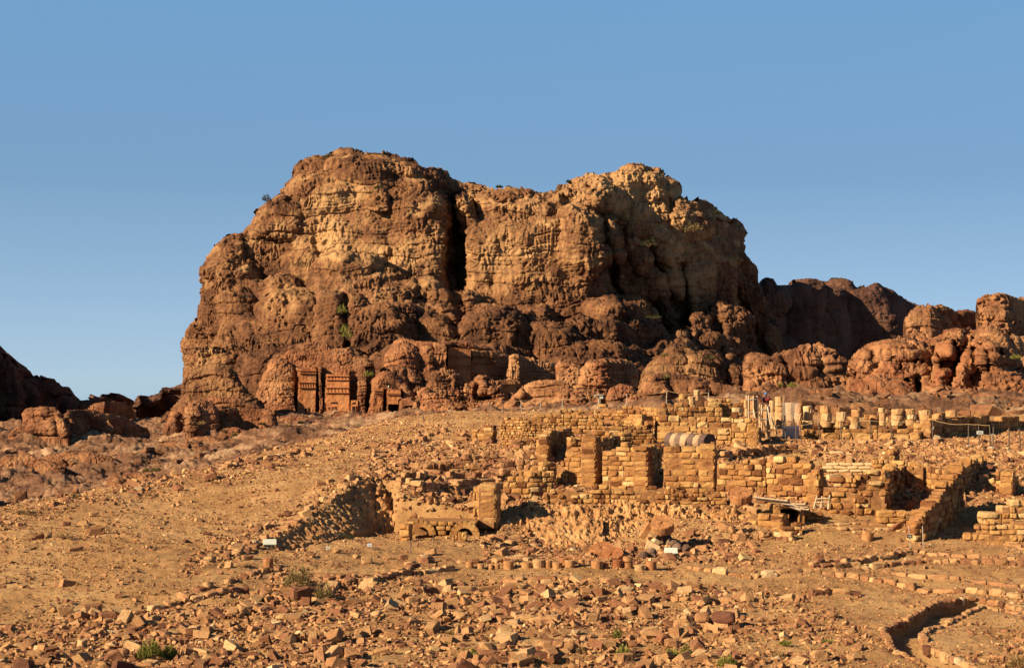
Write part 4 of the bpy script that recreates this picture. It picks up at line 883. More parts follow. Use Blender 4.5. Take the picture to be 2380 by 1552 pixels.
wall([(1816,1241,103.4),(1866,1240,103.4)], [(1816,1228),(1830,1226),(1850,1212),(1866,1216)], 0.7, 0.3, 0.7, 'two stacked blocks before the dark shelter opening', 40, rag=0.0)
wall([(1852,1205,107.5),(1915,1207,107.3)], [(1852,1188),(1870,1188),(1915,1192)], 0.9, 0.3, 0.8, 'low slab course right of the dark shelter opening', 41, rag=0.1, rough=0.08)

# dark shelter opening under the planks: a little stone-lined cellar mouth
def boxes(name, items, mat, parent=None, tmpl=BOXS, seed=0, jit=0.0, origin=None):
    acc = Acc(); r = np.random.default_rng(seed)
    for c, h, rz, t in items: acc.batch(tmpl[0], tmpl[1], np.array([c]), rotz(rz), np.array([h]), np.array([t]), jit=jit, r=r)
    return link(name, acc.mesh(name), mat, parent, origin=origin)
def item(px0, py0, px1, py1, d, depth, rz=0.0, t=0.5):
    a = P(px0, py0, d); b = P(px1, py1, d); c = (a + b) / 2; c[1] += depth / 2
    return (c, [abs(b[0] - a[0]) / 2, depth / 2, abs(b[2] - a[2]) / 2], rz, t)
o = P(1836, 1225, 105.5)
sh = empty('cellar', o, label='dark stone-lined cellar opening under the wooden boards', cat='cellar')
def rel(items): return [((np.array(c) - o), h, rz, t) for c, h, rz, t in items]
boxes('side_wall', rel([item(1802,1182,1814,1228,106.5,3.5,0,0.4), item(1858,1182,1870,1228,106.5,3.5,0,0.4)]), M['block'], sh, seed=1, jit=0.02)
boxes('interior_shade', rel([item(1814,1176,1858,1228,108.6,1.2)]), SHADE_BLACK, sh)  # solid block painted near-black for the shade inside the cellar
boxes('lintel', rel([item(1804,1176,1868,1182,106.4,3.6,0,0.45)]), M['block'], sh, seed=2)

# twin arches ------------------------------------------------------------------------------------
def arch_wall():
    d = 104.0; org = P(1010, 1262, d); t = empty('arched_wall', org, label='low wall with two round arches half buried in sand', cat='ruined arches')
    acc = Acc(); r = np.random.default_rng(8)
    arches = [(979, 1243, 18), (1080, 1246, 19)]              # centre x, springing y, radius in photo units
    for cx, cy, ra in arches:
        for k in range(9):
            a = math.pi * (k + 0.5) / 9; rm = ra + 8
            c = P(cx - rm * math.cos(a), cy - rm * math.sin(a), d); c[1] += 0.5
            hl = math.pi * rm / 9 / 2 * d / F * 1.02; R = np.zeros((1, 3, 3)); ta = math.pi / 2 - a
            # x along the ring, y into the wall, z outward
            R[0, :, 0] = [math.sin(a), 0, math.cos(a)]; R[0, :, 1] = [0, 1, 0]; R[0, :, 2] = [-math.cos(a), 0, math.sin(a)]
            acc.batch(BOXS[0], BOXS[1], np.array([c - org]), R, np.array([[hl, 0.5, 8 * d / F]]), np.array([np.clip(r.normal(.6, .12), 0, 1)]), jit=0.01, r=r)
    link('arch_ring', acc.mesh('arch_ring'), M['block'], t)
    acc = Acc()
    rows = [(1212, 1222), (1222, 1233), (1233, 1244), (1244, 1255), (1255, 1266)]
    for (y0, y1) in rows:
        x = 948.0
        while x < 1108:
            w = r.uniform(12, 24); x1 = min(x + w, 1108); cx_, cy_ = (x + x1) / 2, (y0 + y1) / 2
            ok = all(math.hypot(cx_ - ax, min(cy_ - ay, 0)) > ra + 15 if cy_ < ay else abs(cx_ - ax) > ra + 6 for ax, ay, ra in arches) 
            if ok: acc.batch(BOX[0], BOX[1], np.array([item(x, y0, x1 - .5, y1 - .4, d + 0.08, 0.9)[0] - org]), rotz(0), np.array([item(x, y0, x1 - .5, y1 - .4, d, 0.9)[1]]), np.array([np.clip(r.normal(.6, .12), 0, 1)]), jit=0.01, r=r)
            x = x1
    link('wall', acc.mesh('wall'), M['block'], t)
    boxes('vault', [(c - org, h, rz, tt) for c, h, rz, tt in [item(962, 1226, 996, 1262, d + 1.6, 0.6), item(1062, 1228, 1098, 1262, d + 1.6, 0.6), item(945, 1212, 1110, 1216, d + 0.3, 3.0)]], M['mortar'], t)
arch_wall()
wall([(926,1270,101.5),(951,1270,101.3)], [(926,1216),(948,1211),(951,1212)], 0.8, 0.5, 0.9, 'short square pillar of four blocks at the left end of the arches', 44, name='stone_pillar', cat='stone pillar', rag=0, keep=1.0, jitter=0.06, tint=(0.6, 0.12))
wall([(1052,1270,100.8),(1064,1270,100.8)], [(1052,1244),(1064,1242)], 0.5, 0.4, 0.6, 'small pair of tilted blocks before the right arch', 45, name='stone_pillar', cat='stone pillar', rag=0)
wall([(1064,1272,100.2),(1086,1272,100.2)], [(1064,1240),(1086,1238)], 0.6, 0.45, 0.7, 'squat pillar of blocks standing in front of the right arch', 46, name='stone_pillar', cat='stone pillar', rag=0)

# ------------------------------------------------------------------ earth banks: rough cut faces of dug soil
def mat_earth():
    m, nt, b = nodes('dug_earth'); c = coords(nt)
    n = tex(nt, 0.9, c, 9, 0.7); col = ramp(nt, n, [(0.36, (0.22, 0.098, 0.038)), (0.5, (0.36, 0.185, 0.074)), (0.62, (0.47, 0.280, 0.120))]).outputs[0]
    nt.links.new(col, b.inputs['Base Color']); bump(nt, b, tex(nt, 4.0, c, 8, 0.8), 1.0, 0.12); return m
M['earth'] = mat_earth()
def bank(top, bot, label, seed, amp=0.25, nt=60, ns=260, lumpy=1.0, back=1.5, pit=0.0, cat='earth bank', name='earth_bank'):
    """top / bot: [(px, py, d)] polylines"""
    def rs(p, n):
        W = np.array([P(*q) for q in p]); s = np.concatenate([[0], np.cumsum(np.linalg.norm(np.diff(W, axis=0), axis=1))]); t = np.linspace(0, s[-1], n)
        return np.stack([np.interp(t, s, W[:, k]) for k in range(3)], 1)
    T = rs(top, ns); B = rs(bot, ns); t = np.linspace(0, 1, nt)[:, None, None]
    W = B[None] * (1 - t) + T[None] * t
    n = np.cross(np.gradient(W, axis=1), np.gradient(W, axis=0)); n /= np.linalg.norm(n, axis=2)[..., None] + 1e-9
    n = np.where((n[..., 1] > 0)[..., None], -n, n); q = W.reshape(-1, 3)
    h = amp * (0.9 * lumpy * ridged(q / 0.8, 3, seed) + 1.0 * fbm(q / 2.2, 3, seed + 1) + 0.9 * fbm(q / 0.4, 4, seed + 2) - 0.8 * sstep(.5, .2, worley(q / .55, seed + 5)))
    if pit: h -= pit * sstep(0.45, 0.15, worley(q / np.array([.8, .8, .8]), seed + 4))
    W = W + n * h.reshape(n.shape[:2])[..., None]
    rows = [(W[0] + np.array([0, 0.2, -1.8]))[None], W] + [(W[-1] + np.array([0, back * k / 3, -0.25 * (k / 3) ** 2]) + 0)[None] for k in (1, 2, 3)] + [(W[-1] + np.array([0, back, -2.0]))[None]]
    W = np.concatenate(rows); L, S, Tt = grid_faces(len(W), ns)
    me = mesh_np(name, W.reshape(-1, 3), L, S, Tt, smooth=True); o = link(name, me, M['earth'], origin=tuple(B[len(B) // 2])); return tag(o, label, cat, None, 'thing')
bank([(604,1272,94.2),(640,1250,96.5),(700,1212,101),(742,1184,104),(800,1150,108.5),(868,1109,113)], [(612,1290,93.3),(650,1288,94.6),(700,1274,97),(760,1258,99.8),(830,1236,104),(884,1222,108.5)], 'steep shaded earth cut dropping into the sandy pit', 1, 0.09, lumpy=0.6, nt=90, ns=420)
bank([(866,1109,113.2),(900,1122,114.5),(930,1132,116),(990,1130,116),(1060,1140,114)], [(878,1226,107.5),(900,1222,108),(925,1216,109),(990,1216,108.5),(1100,1214,107.5)], 'lumpy stone-filled earth slope above the twin arches', 2, 0.26, lumpy=1.2)
bank([(1160,1176,110.6),(1260,1172,110.4),(1400,1174,110.0),(1560,1178,109.6),(1700,1186,109),(1745,1200,108)], [(1165,1240,105.6),(1260,1262,104.2),(1400,1258,104.4),(1500,1250,105),(1600,1240,106),(1745,1235,105)], 'pitted crumbling earth cliff below the rubble wall', 3, 0.24, lumpy=1.0, pit=0.3, nt=110, ns=760)
bank([(1242,1205,107),(1300,1203,106.8),(1360,1206,106.6),(1400,1212,106.6)], [(1250,1262,103.6),(1300,1268,103),(1360,1268,103),(1402,1262,103.6)], 'fluted pale earth face under the overhang of the cliff', 4, 0.10, lumpy=2.0, nt=50, ns=160)
bank([(1735,1052,135),(1790,1028,140),(1900,1022,143),(2020,1022,143),(2110,1034,140)], [(1745,1075,131),(1800,1082,129),(1900,1108,125.5),(2020,1105,125.5),(2060,1082,128)], 'yellowish gullied earth mound below the column terrace', 5, 0.13, lumpy=0.9, nt=70, ns=320)
bank([(2130,1030,139),(2200,1032,138),(2290,1046,135),(2360,1062,132)], [(2120,1085,127),(2165,1100,122.5),(2240,1092,123.5),(2330,1110,126)], 'pale rubbly crest of the mound at the right', 6, 0.20, lumpy=1.2, nt=80, ns=260)
# ------------------------------------------------------------------ ground lookups for photo points, on a ready-made table
_tu = np.linspace(-0.36, 0.36, 361); _td = np.exp(np.linspace(math.log(52), math.log(200), 900))
_TU, _TD = np.meshgrid(_tu, _td, indexing='ij'); _TZ = ground((_TU * _TD).ravel(), _TD.ravel(), detail=False).reshape(_TU.shape)
_TPY = HY - _TZ / _TD * F
def gfind(px, py):
    px = np.atleast_1d(np.asarray(px, float)); py = np.atleast_1d(np.asarray(py, float)); out = np.empty(len(px))
    iu = np.clip(np.round(((px - CX) / F + 0.36) / 0.72 * 360).astype(int), 0, 360)
    for k in range(len(px)):
        col = _TPY[iu[k]]; w = np.nonzero(col <= py[k])[0]; out[k] = _td[w[0]] if len(w) else 200
    return out
def gpt(px, py):
    d = gfind(px, py); x = (np.atleast_1d(px) - CX) / F * d; z = ground(x, d); return np.stack([x, d, z], 1)

_o1 = 'first second third fourth fifth sixth seventh eighth ninth tenth eleventh twelfth thirteenth fourteenth fifteenth sixteenth seventeenth eighteenth nineteenth'.split()
ORD = _o1 + ['twentieth'] + ['twenty-' + q for q in _o1[:9]] + ['thirtieth'] + ['thirty-' + q for q in _o1[:9]] + ['fortieth'] + ['forty-' + q for q in _o1[:9]] + ['fiftieth'] + ['fifty-' + q for q in _o1[:9]]
def kerb(pts, label, seed, h=0.32, l=0.55, w=0.36, group=None, tint=(0.45, 0.18), gaps=0.03, tmpl=BOX, rough=0.05, mat='rubble', rise=0.5, jit=0.04, name='stone_kerb', cat='stone kerb', courses_=1):
    r = np.random.default_rng(seed + 8000); G = gpt([p[0] for p in pts], [p[1] for p in pts])
    if 'ring' in label: G = np.array([[*q, 0.0] for q in (OR3 if 'outer' in label else IR3)])
    s = np.concatenate([[0], np.cumsum(np.hypot(*np.diff(G[:, :2], axis=0).T))])
    C = []; H = []; A = []; T = []
    for c in range(courses_):
        x = r.uniform(0, l * .5)
        while x < s[-1]:
            ll = l * r.uniform(0.6, 1.6)
            if r.random() > (gaps if c == 0 else 0.3):
                m = x + ll / 2; cx, cy = np.interp(m, s, G[:, 0]), np.interp(m, s, G[:, 1]); k = min(np.searchsorted(s, m), len(s) - 1); dv = G[k, :2] - G[k - 1, :2]
                C.append([cx + r.normal(0, jit), cy + r.normal(0, jit), 0]); hh = h * r.uniform(0.75, 1.3); H.append([ll / 2 - 0.02, w / 2 * r.uniform(.8, 1.2), hh / 2]); A.append(math.atan2(dv[1], dv[0]) + r.normal(0, 0.07)); T.append(np.clip(r.normal(*tint), 0, 1)); C[-1][2] = c * h * 0.95
            x += ll
    C = np.array(C); H = np.array(H)
    if 'ring' in label:
        st = STEPS.pop(); H[:, 2] = 0.17 + r.uniform(-.04, .04, len(H)); C[:, 2] += ground(C[:, 0], C[:, 1]) + 0.13 + r.uniform(-.03, .04, len(H)) - H[:, 2]; STEPS.append(st)
    else: C[:, 2] += ground(C[:, 0], C[:, 1]) + H[:, 2] * (2 * rise - 1) + 0.04
    acc = Acc(); R = rotz(np.array(A)) @ (lambda q: q)(np.stack([np.eye(3)] * len(A))); t = r.normal(0, 0.05, len(A))
    X = np.zeros((len(A), 3, 3)); X[:, 0, 0] = 1; X[:, 1, 1] = np.cos(t); X[:, 1, 2] = -np.sin(t); X[:, 2, 1] = np.sin(t); X[:, 2, 2] = np.cos(t)
    acc.batch(tmpl[0], tmpl[1], C, R @ X, H, np.array(T), jit=rough * 1.3, r=r)
    if gaps > 0.2:                                          # a broken row: every block is a thing of its own
        for i in range(len(C)):
            a1 = Acc(); a1.batch(tmpl[0], tmpl[1], C[i:i+1], (R @ X)[i:i+1], H[i:i+1], np.array(T)[i:i+1], jit=rough * 1.3, r=r)
            c = ['dark', 'reddish', 'orange', 'pale'][int(np.digitize(T[i], [.3, .5, .7]))]; z = ['small', 'middling', 'large'][int(np.digitize(H[i, 0] * H[i, 2], [.045, .075]))]
            short = label.replace('broken ', '').replace('loose ', '')
            tag(link('loose_block', a1.mesh('loose_block'), M[mat], origin=tuple(C[i])), '%s %s block, %s from left, %s' % (z, c, ORD[i], short), 'stone block', label, 'thing')
        return
    o = link(name, acc.mesh(name), M[mat], origin=tuple(C[0])); return tag(o, label, cat, group, 'thing')

K = [
 ([(1600,1322),(1640,1330),(1700,1334),(1760,1336),(1800,1336),(1850,1334),(1900,1335),(1940,1338),(1985,1344),(2020,1348),(2060,1356),(2117,1364)], 'long gently curved kerb of upright stones sweeping across the right middle ground', 0.40, 0.55, 0.4),
 ([(2125,1366),(2150,1370),(2200,1374),(2250,1378),(2300,1384),(2350,1388),(2450,1396)], 'kerb of big dark weathered blocks leading to the right edge', 0.46, 0.75, 0.45),
 ([(2071,1338),(2130,1346),(2200,1350),(2260,1354),(2320,1360),(2450,1370)], 'thin kerb of red stones just above the big dark blocks', 0.3, 0.7, 0.35),
 ([(1878,1326),(1930,1322),(1975,1318),(2025,1320),(2070,1316),(2110,1310),(2150,1308),(2190,1308),(2260,1311),(2330,1314),(2450,1316)], 'kerb of square stones bounding the bare sandy terrace at the right', 0.42, 0.6, 0.42),
 ([(1880,1318),(1925,1312),(1960,1310)], 'short double kerb end at the left tip of the sandy terrace', 0.4, 0.5, 0.4),
 ([(1955,1316),(2000,1308),(2045,1302),(2085,1296),(2110,1293)], 'row of leaning brown blocks rising to the right', 0.5, 0.6, 0.4),
 ([(2125,1284),(2180,1290),(2240,1296),(2300,1298),(2380,1302),(2450,1304)], 'uppermost uneven kerb below the pale block stack', 0.36, 0.7, 0.4),
 (OUT_RING, 'outer stone ring lining the sunken channel at the lower right', 0.34, 0.42, 0.3),
 (IN_RING, 'inner stone ring beside the sunken channel at the lower right', 0.38, 0.45, 0.3),
 ([(914,1376),(960,1378),(1020,1374),(1080,1372),(1150,1369),(1220,1367),(1275,1368)], 'straight kerb of long flat purplish slabs in the middle foreground', 0.42, 0.95, 0.3),
 ([(755,1368),(790,1363),(830,1360),(870,1358),(905,1354)], 'short kerb of orange squared blocks right of the dry shrubs', 0.4, 0.6, 0.4),
 ([(745,1356),(800,1350),(850,1345),(895,1340)], 'second short kerb just behind the orange squared blocks', 0.3, 0.6, 0.4),
 ([(900,1342),(950,1336),(1000,1330),(1045,1326)], 'kerb of small separated stones leading up to the drums', 0.36, 0.5, 0.35),
 ([(300,1424),(340,1418),(375,1412),(410,1404),(450,1398),(500,1390),(540,1382)], 'slanting kerb of pale blocks at the edge of the left rubble field', 0.45, 0.6, 0.45),
 ([(515,1384),(560,1378),(600,1378),(640,1377),(696,1376)], 'kerb of pale squared blocks left of the dry shrubs', 0.42, 0.55, 0.4),
 ([(1107,1522),(1160,1520),(1220,1518),(1275,1517),(1318,1518)], 'double-course low wall of smooth stones at the bottom centre', 0.3, 0.6, 0.4),
 ([(1546,1449),(1590,1450),(1640,1452),(1684,1456)], 'short low wall of long orange blocks in the centre foreground', 0.42, 0.8, 0.45),
 ([(1350,1380),(1400,1379),(1452,1378)], 'short row of long pinkish blocks near the centre', 0.42, 0.8, 0.4),
 ([(1500,1391),(1560,1392),(1600,1396),(1650,1400),(1700,1404)], 'row of long pinkish slabs right of centre', 0.38, 0.75, 0.4),
 ([(1190,1440),(1250,1440)], 'pair of squared buff blocks in the lower centre', 0.42, 0.7, 0.4),
 ([(521,1092),(560,1082),(601,1072)], 'stepped row of pale blocks on the left mound crest', 0.6, 0.9, 0.6),
 ([(612,1068),(650,1060),(690,1052)], 'row of reddish blocks higher on the left mound crest', 0.6, 0.8, 0.6),
 ([(700,1190),(745,1160),(790,1135),(830,1112),(850,1094),(880,1075)], 'dry-stone line climbing the mound beside the earth cut', 0.4, 0.6, 0.5),
 ([(470,1312),(520,1296),(560,1282),(600,1262),(640,1240),(690,1210)], 'dry-stone line running down-left from the earth cut', 0.35, 0.6, 0.5),
 ([(860,1062),(910,1044),(950,1030),(1000,1010),(1040,1000)], 'broken line of stones on the upper mound', 0.4, 0.6, 0.5),
 ([(1060,1312),(1110,1310),(1160,1306),(1230,1300)], 'loose row of blocks behind the column drums', 0.4, 0.6, 0.5),
 ([(880,1338),(930,1325),(960,1312),(1000,1300)], 'slanting row of loose blocks below the sandy pit', 0.4, 0.6, 0.45),
 ([(1170,1352),(1230,1354),(1290,1356),(1350,1352),(1420,1352),(1460,1356)], 'broken row of dark stones just below the column drums', 0.4, 0.55, 0.45),
 ([(400,1400),(440,1388),(500,1372),(540,1356),(590,1336),(640,1326)], 'broken slanting row of reddish blocks on the left', 0.36, 0.55, 0.45),
 ([(1870,1385),(1930,1382),(1980,1384)], 'few dark square blocks right of centre', 0.5, 0.7, 0.5),
 ([(1000,1076),(1080,1078),(1160,1074),(1235,1070)], 'topmost row of half buried stones on the slope above the arches', 0.45, 0.6, 0.5),
 ([(960,1098),(1050,1096),(1140,1094),(1240,1088)], 'second row of half buried stones on the slope above the arches', 0.45, 0.6, 0.5),
 ([(925,1118),(1010,1120),(1100,1116),(1180,1108)], 'third row of half buried stones on the slope above the arches', 0.45, 0.6, 0.5),
 ([(905,1138),(980,1142),(1080,1140),(1160,1134)], 'fourth row of half buried stones on the slope above the arches', 0.5, 0.65, 0.5),
 ([(1270,1030),(1330,1028),(1400,1026)], 'double-course low wall behind the stepped pier', 0.45, 0.7, 0.5),
 ([(1420,1060),(1470,1058),(1520,1056),(1545,1054)], 'double-course low wall just above the tall middle pier', 0.45, 0.7, 0.5),
 ([(1180,1040),(1230,1036),(1270,1032)], 'double-course low wall left of the upright corner block', 0.45, 0.7, 0.5),
 ([(1670,1072),(1730,1064),(1790,1056),(1850,1052)], 'double-course low wall of boulders under the yellowish mound', 0.5, 0.7, 0.6),
 ([(1900,1126),(1960,1122),(2020,1120),(2060,1116)], 'double-course low wall of boulders under the sandbags', 0.5, 0.7, 0.6),
 ([(1930,1216),(1990,1214),(2050,1216),(2120,1222)], 'flat ledge row of thin slabs above the lone tilted drum', 0.22, 0.8, 0.7),
 ([(1945,1232),(2010,1230),(2080,1232),(2120,1240)], 'second ledge row of thin slabs beside the lone tilted drum', 0.22, 0.8, 0.7),
 ([(1760,1250),(1800,1246),(1840,1252)], 'double-course low wall left of the cellar mouth', 0.3, 0.6, 0.5),
 ([(1120,1262),(1180,1258),(1240,1268)], 'broken row of big brown boulders right of the arches', 0.55, 0.75, 0.6),
 ([(1640,1262),(1690,1256),(1740,1250)], 'broken row of boulders right of the grey leaning drums', 0.5, 0.7, 0.6),
 ([(2240,1246),(2300,1262),(2380,1270),(2450,1274)], 'fallen stones below the pale block stack', 0.3, 0.6, 0.4),
]
for i, (pts, lab, h, l, w) in enumerate(K):
    kerb(pts, lab, i, h, l, w, courses_=2 if 'double-course' in lab or 'half buried' in lab or 'low wall of long' in lab else 1, tint=(0.5, 0.2), rise=0.42 if 'ring' in lab else 0.5, gaps=0.0 if 'half buried' in lab or 'ledge row' in lab else 0.25 if ('broken' in lab or 'loose' in lab or 'fallen' in lab or 'dry-stone' in lab) else 0.0,
         jit=0.25 if 'dry-stone' in lab or 'broken' in lab or 'fallen' in lab or 'loose' in lab else 0.04, rough=0.07, tmpl=BOXR if i % 3 == 1 or 'smooth' in lab else BOX)
print('kerbs done')

# ------------------------------------------------------------------ rubble
rs = np.random.default_rng(42)
def fan(n, d0, d1):
    u = rs.uniform(-0.40, 0.40, n); d = np.sqrt(rs.uniform(d0 ** 2, d1 ** 2, n)); return u * d, d
def pix(x, y, z): return CX + x / y * F, HY - z / y * F
def zone(px, py, d):
    """relative amount of big / middle / small stones"""
    fg_line = np.interp(px, [-300, 0, 250, 420, 600, 640, 760, 900, 1100, 1500, 1760, 1850, 2050, 2600], [1470, 1452, 1425, 1405, 1378, 1320, 1330, 1350, 1352, 1350, 1358, 1380, 1470, 1600])
    fg = sstep(-6, 14, py - fg_line)
    big = fg * np.interp(px, [0, 700, 1100, 1700, 1850, 2050, 2400], [1.0, 0.95, 0.75, 0.6, 0.25, 0.05, 0.05])
    ringin = (px > 2190) & (py > 1465) & (py > 1560 - (px - 2190) * .6)
    crest = np.interp(px, [-200, 0, 200, 400, 560, 700, 850, 960, 1150], [1240, 1200, 1155, 1110, 1080, 1040, 1000, 966, 958])
    cr = (px < 960) * np.exp(-((py - crest - 12) / 20) ** 2)
    dig = ((px > 1120) & (px < 1760)) * np.exp(-((py - 1268) / 34) ** 2)
    trench = (px > 430) * (px < 900) * np.exp(-((py - np.interp(px, [430, 600, 740, 870, 900], [1318, 1245, 1165, 1090, 1070])) / 24) ** 2)
    ruin = ((px > 900) & (px < 2380) & (py > 985) & (py < 1190)) * 1.0
    slope2 = ((px > 860) & (px < 1260) & (py > 1030) & (py < 1215)) * 1.0
    rightc = ((px > 1740) & (px < 2100) & (py > 1190) & (py < 1330)) * 1.0
    sandy = np.clip(np.exp(-((px - 2250) / 180) ** 2 - ((py - 1330) / 12) ** 2) + np.exp(-((px - 900) / 130) ** 2 - ((py - 1268) / 22) ** 2) + np.exp(-((px - 1700) / 160) ** 2 - ((py - 1322) / 7) ** 2) + 0.9 * (px > 1060) * (px < 1540) * np.exp(-((py - 1322) / 11) ** 2) + 0.7 * np.exp(-((px - 700) / 260) ** 2 - ((py - 1304 - (px - 700) * -0.03) / 10) ** 2), 0, 1)
    b = big + 0.22 * cr + 0.012 * (px < 960) + 0.75 * dig + 0.5 * trench + 0.55 * ruin + 0.5 * slope2
    m = fg * np.interp(px, [0, 1850, 2050, 2400], [1, 1, .35, .2]) + 0.55 * cr + 1.1 * dig + 0.9 * trench + 0.7 * ruin + 0.8 * slope2 + 0.12 * rightc + 0.16 + 1.2 * ringin
    s = 0.9 + 0.1 * fg + 0.5 * cr + 0.5 * dig + 0.5 * trench + 0.2 * rightc + 0.8 * ringin
    return b * (1 - sandy), m * (1 - 0.85 * sandy), s * (1 - 0.6 * sandy)
chan = lambda x, y: inpoly(x, y, OR3 + IR3[::-1]) < 0.1
def scatter(n, d0, d1, which, smin, smax, power):
    x, y = fan(n, d0, d1); z = ground(x, y, False); px, py = pix(x, y, z)
    w = zone(px, py, y)[which]
    cl = 0.55 + 0.9 * fbm(np.stack([x / 3.2, y / 3.2, x * 0], 1), 3, 200 + which)          # clumps and bare patches
    k = (rs.random(n) < w * np.clip(cl, 0.05, 1.5)) & ~chan(x, y)
    if which < 2: k &= ~((px > 1400) & (py > 1030) & (py < 1180) & (px < 1540))
    x, y = x[k], y[k]; z = ground(x, y); s = smin * (rs.random(len(x)) ** (-1 / power)); s = np.minimum(s, smax); return x, y, z, s
def place(acc, x, y, z, s, tm, tilt, flat=0.62, tint=None, jit=0.0):
    idx = rs.integers(0, len(tm), len(x)); R = randrot(len(x), tilt, rs)
    H = np.stack([s * rs.uniform(.8, 1.9, len(x)), s * rs.uniform(.6, 1.0, len(x)), s * rs.uniform(.35, .95, len(x)) * flat / .62], 1)
    T = np.clip(rs.normal(0.40, 0.22, len(x)), 0, 1) if tint is None else tint
    C = np.stack([x, y, z + H[:, 2] * rs.uniform(0.0, 0.6, len(x))], 1)
    for i in range(len(tm)):
        q = idx == i; acc.batch(tm[i][0], tm[i][1], C[q], R[q], H[q], T[q], jit=jit, r=rs)
bx, by_, bz, bs = scatter(105000, 57, 145, 0, 0.080, 0.33, 2.5)
print('big stones', len(bx))
ppx_, ppy_ = pix(bx, by_, bz)
vis = (ppx_ > 5) & (ppx_ < 2375) & (ppy_ < 1548)
order = np.argsort(-(bs / by_) * vis); top = order[:300]; rest = order[300:]
# the 300 that show largest: each its own object, copies of a few shapes
variants = []
for i, (tv, tf) in enumerate(ROCKS):
    for t in (0.18, 0.42, 0.62, 0.85):
        acc = Acc(); acc.add(tv * np.array([1.15, 0.85, 0.62]), tf, t); me = acc.mesh('rubble_stone'); me.materials.append(M['rubble']); variants.append((me, t))
LMK = [(30,1545,'bottom left corner'),(152,1436,'big rough orange block'),(215,1424,'big squared red block'),(250,1441,'dark red slab edge'),(368,1518,'green bush at the lower left'),(420,1404,'slanting pale kerb'),(692,1345,'larger dry shrub'),(753,1370,'smaller dry shrub'),(700,1390,'dark red prism'),(624,1310,'lone red drum'),
 (830,1362,'orange squared kerb'),(1055,1395,'reddish upright block'),(960,1400,'buff slanting block'),(1080,1374,'purplish slab kerb'),(1065,1478,'upright orange stone'),(1095,1512,'green tuft by the low wall'),(1212,1518,'double-course low wall'),(1215,1440,'pair of squared buff blocks'),(1262,1526,'bright red stone'),(1375,1448,'long buff block'),(1340,1482,'white stone'),
 (1450,1535,'fallen column piece'),(1510,1478,'yellow-buff slab'),(1545,1500,'dark tilted block'),(1615,1452,'short wall of long orange blocks'),(1573,1512,'green tuft by the tilted block'),(1690,1540,'green tuft at the bottom right'),(1600,1394,'pinkish slab row'),(1400,1380,'pinkish block row'),(1523,1423,'small cut drum'),(1905,1548,'stack of orange blocks'),(1830,1494,'small green tuft'),(1250,1316,'row of drums'),(560,1450,'middle of the left rubble field'),(450,1520,'bush stones at the lower left'),(800,1500,'bottom edge left of centre'),(650,1520,'bottom edge at the left'),(920,1460,'centre-left rubble'),(1950,1400,'few dark square blocks')]
def near_label(px, py, used):
    for x, y, n in sorted(LMK, key=lambda q: math.hypot(q[0] - px, q[1] - py)):
        dx, dy = px - x, py - y; dist = math.hypot(dx, dy)
        v = 'above' if dy < -0.4 * dist else 'below' if dy > 0.4 * dist else ''
        h = 'left' if dx < -0.4 * dist else 'right' if dx > 0.4 * dist else ''
        far = 'just ' if dist < 40 else 'well ' if dist > 85 else ''
        t = far + (('%s and %s of' % (v, h)) if v and h else ('%s of' % h if h else v or 'at')) + ' the ' + n
        yield t
where = lambda px, py: ('far left' if px < 350 else 'left' if px < 800 else 'middle' if px < 1300 else 'right-centre' if px < 1800 else 'right')
shade = {0.18: 'dark red-brown', 0.42: 'reddish', 0.62: 'orange-buff', 0.85: 'pale buff'}
R_ = randrot(len(top), 0.35, rs); USED = set()
for n_, k in enumerate(top):
    me, t = variants[rs.integers(0, len(variants))]
    o = bpy.data.objects.new('rubble_stone', me); COL.objects.link(o)
    Mx = Matrix([[*R_[n_][0], 0], [*R_[n_][1], 0], [*R_[n_][2], 0], [0, 0, 0, 1]]).to_3x3().to_euler()
    o.rotation_euler = Mx; s = float(bs[k]); o.scale = (s * rs.uniform(.85, 1.35), s * rs.uniform(.85, 1.15), s * rs.uniform(.85, 1.2)); o.location = (float(bx[k]), float(by_[k]), float(bz[k]) + 0.30 * s)
    size = 'big' if bs[k] > .27 else 'mid-sized' if bs[k] > .21 else 'smaller'; lab = None
    for q_, t_ in enumerate(near_label(ppx_[k], ppy_[k], USED)):
        lab = '%s %s stone %s' % (size, shade[t], t_)
        if lab not in USED or q_ > 3: break
    USED.add(lab); tag(o, lab, 'fallen stone', 'scattered foreground rubble stones')
acc = Acc(); place(acc, bx[rest], by_[rest], bz[rest], bs[rest], ROCKS, 0.35)
tag(link('rubble', acc.mesh('rubble'), M['rubble']), 'thousands of smaller broken sandstone blocks strewn over the slope', 'rubble', kind='stuff')
mx, my, mz, ms = scatter(190000, 57, 172, 1, 0.055, 0.125, 2.2); print('mid', len(mx))
acc = Acc(); place(acc, mx, my, mz, ms, TETRA + ROCKS[:4] + PEBBLES[:3], 0.5)
tag(link('rubble', acc.mesh('rubble'), M['rubble']), 'loose fist-sized stones lying between the larger blocks', 'rubble', kind='stuff')
sx, sy, sz, ss = scatter(300000, 57, 165, 2, 0.026, 0.065, 2.0); print('small', len(sx))
acc = Acc(); place(acc, sx, sy, sz, ss, PEBBLES, 0.8)
tag(link('pebbles', acc.mesh('pebbles'), M['rubble']), 'gravel and small stone chips covering the dry ground', 'gravel', kind='stuff')

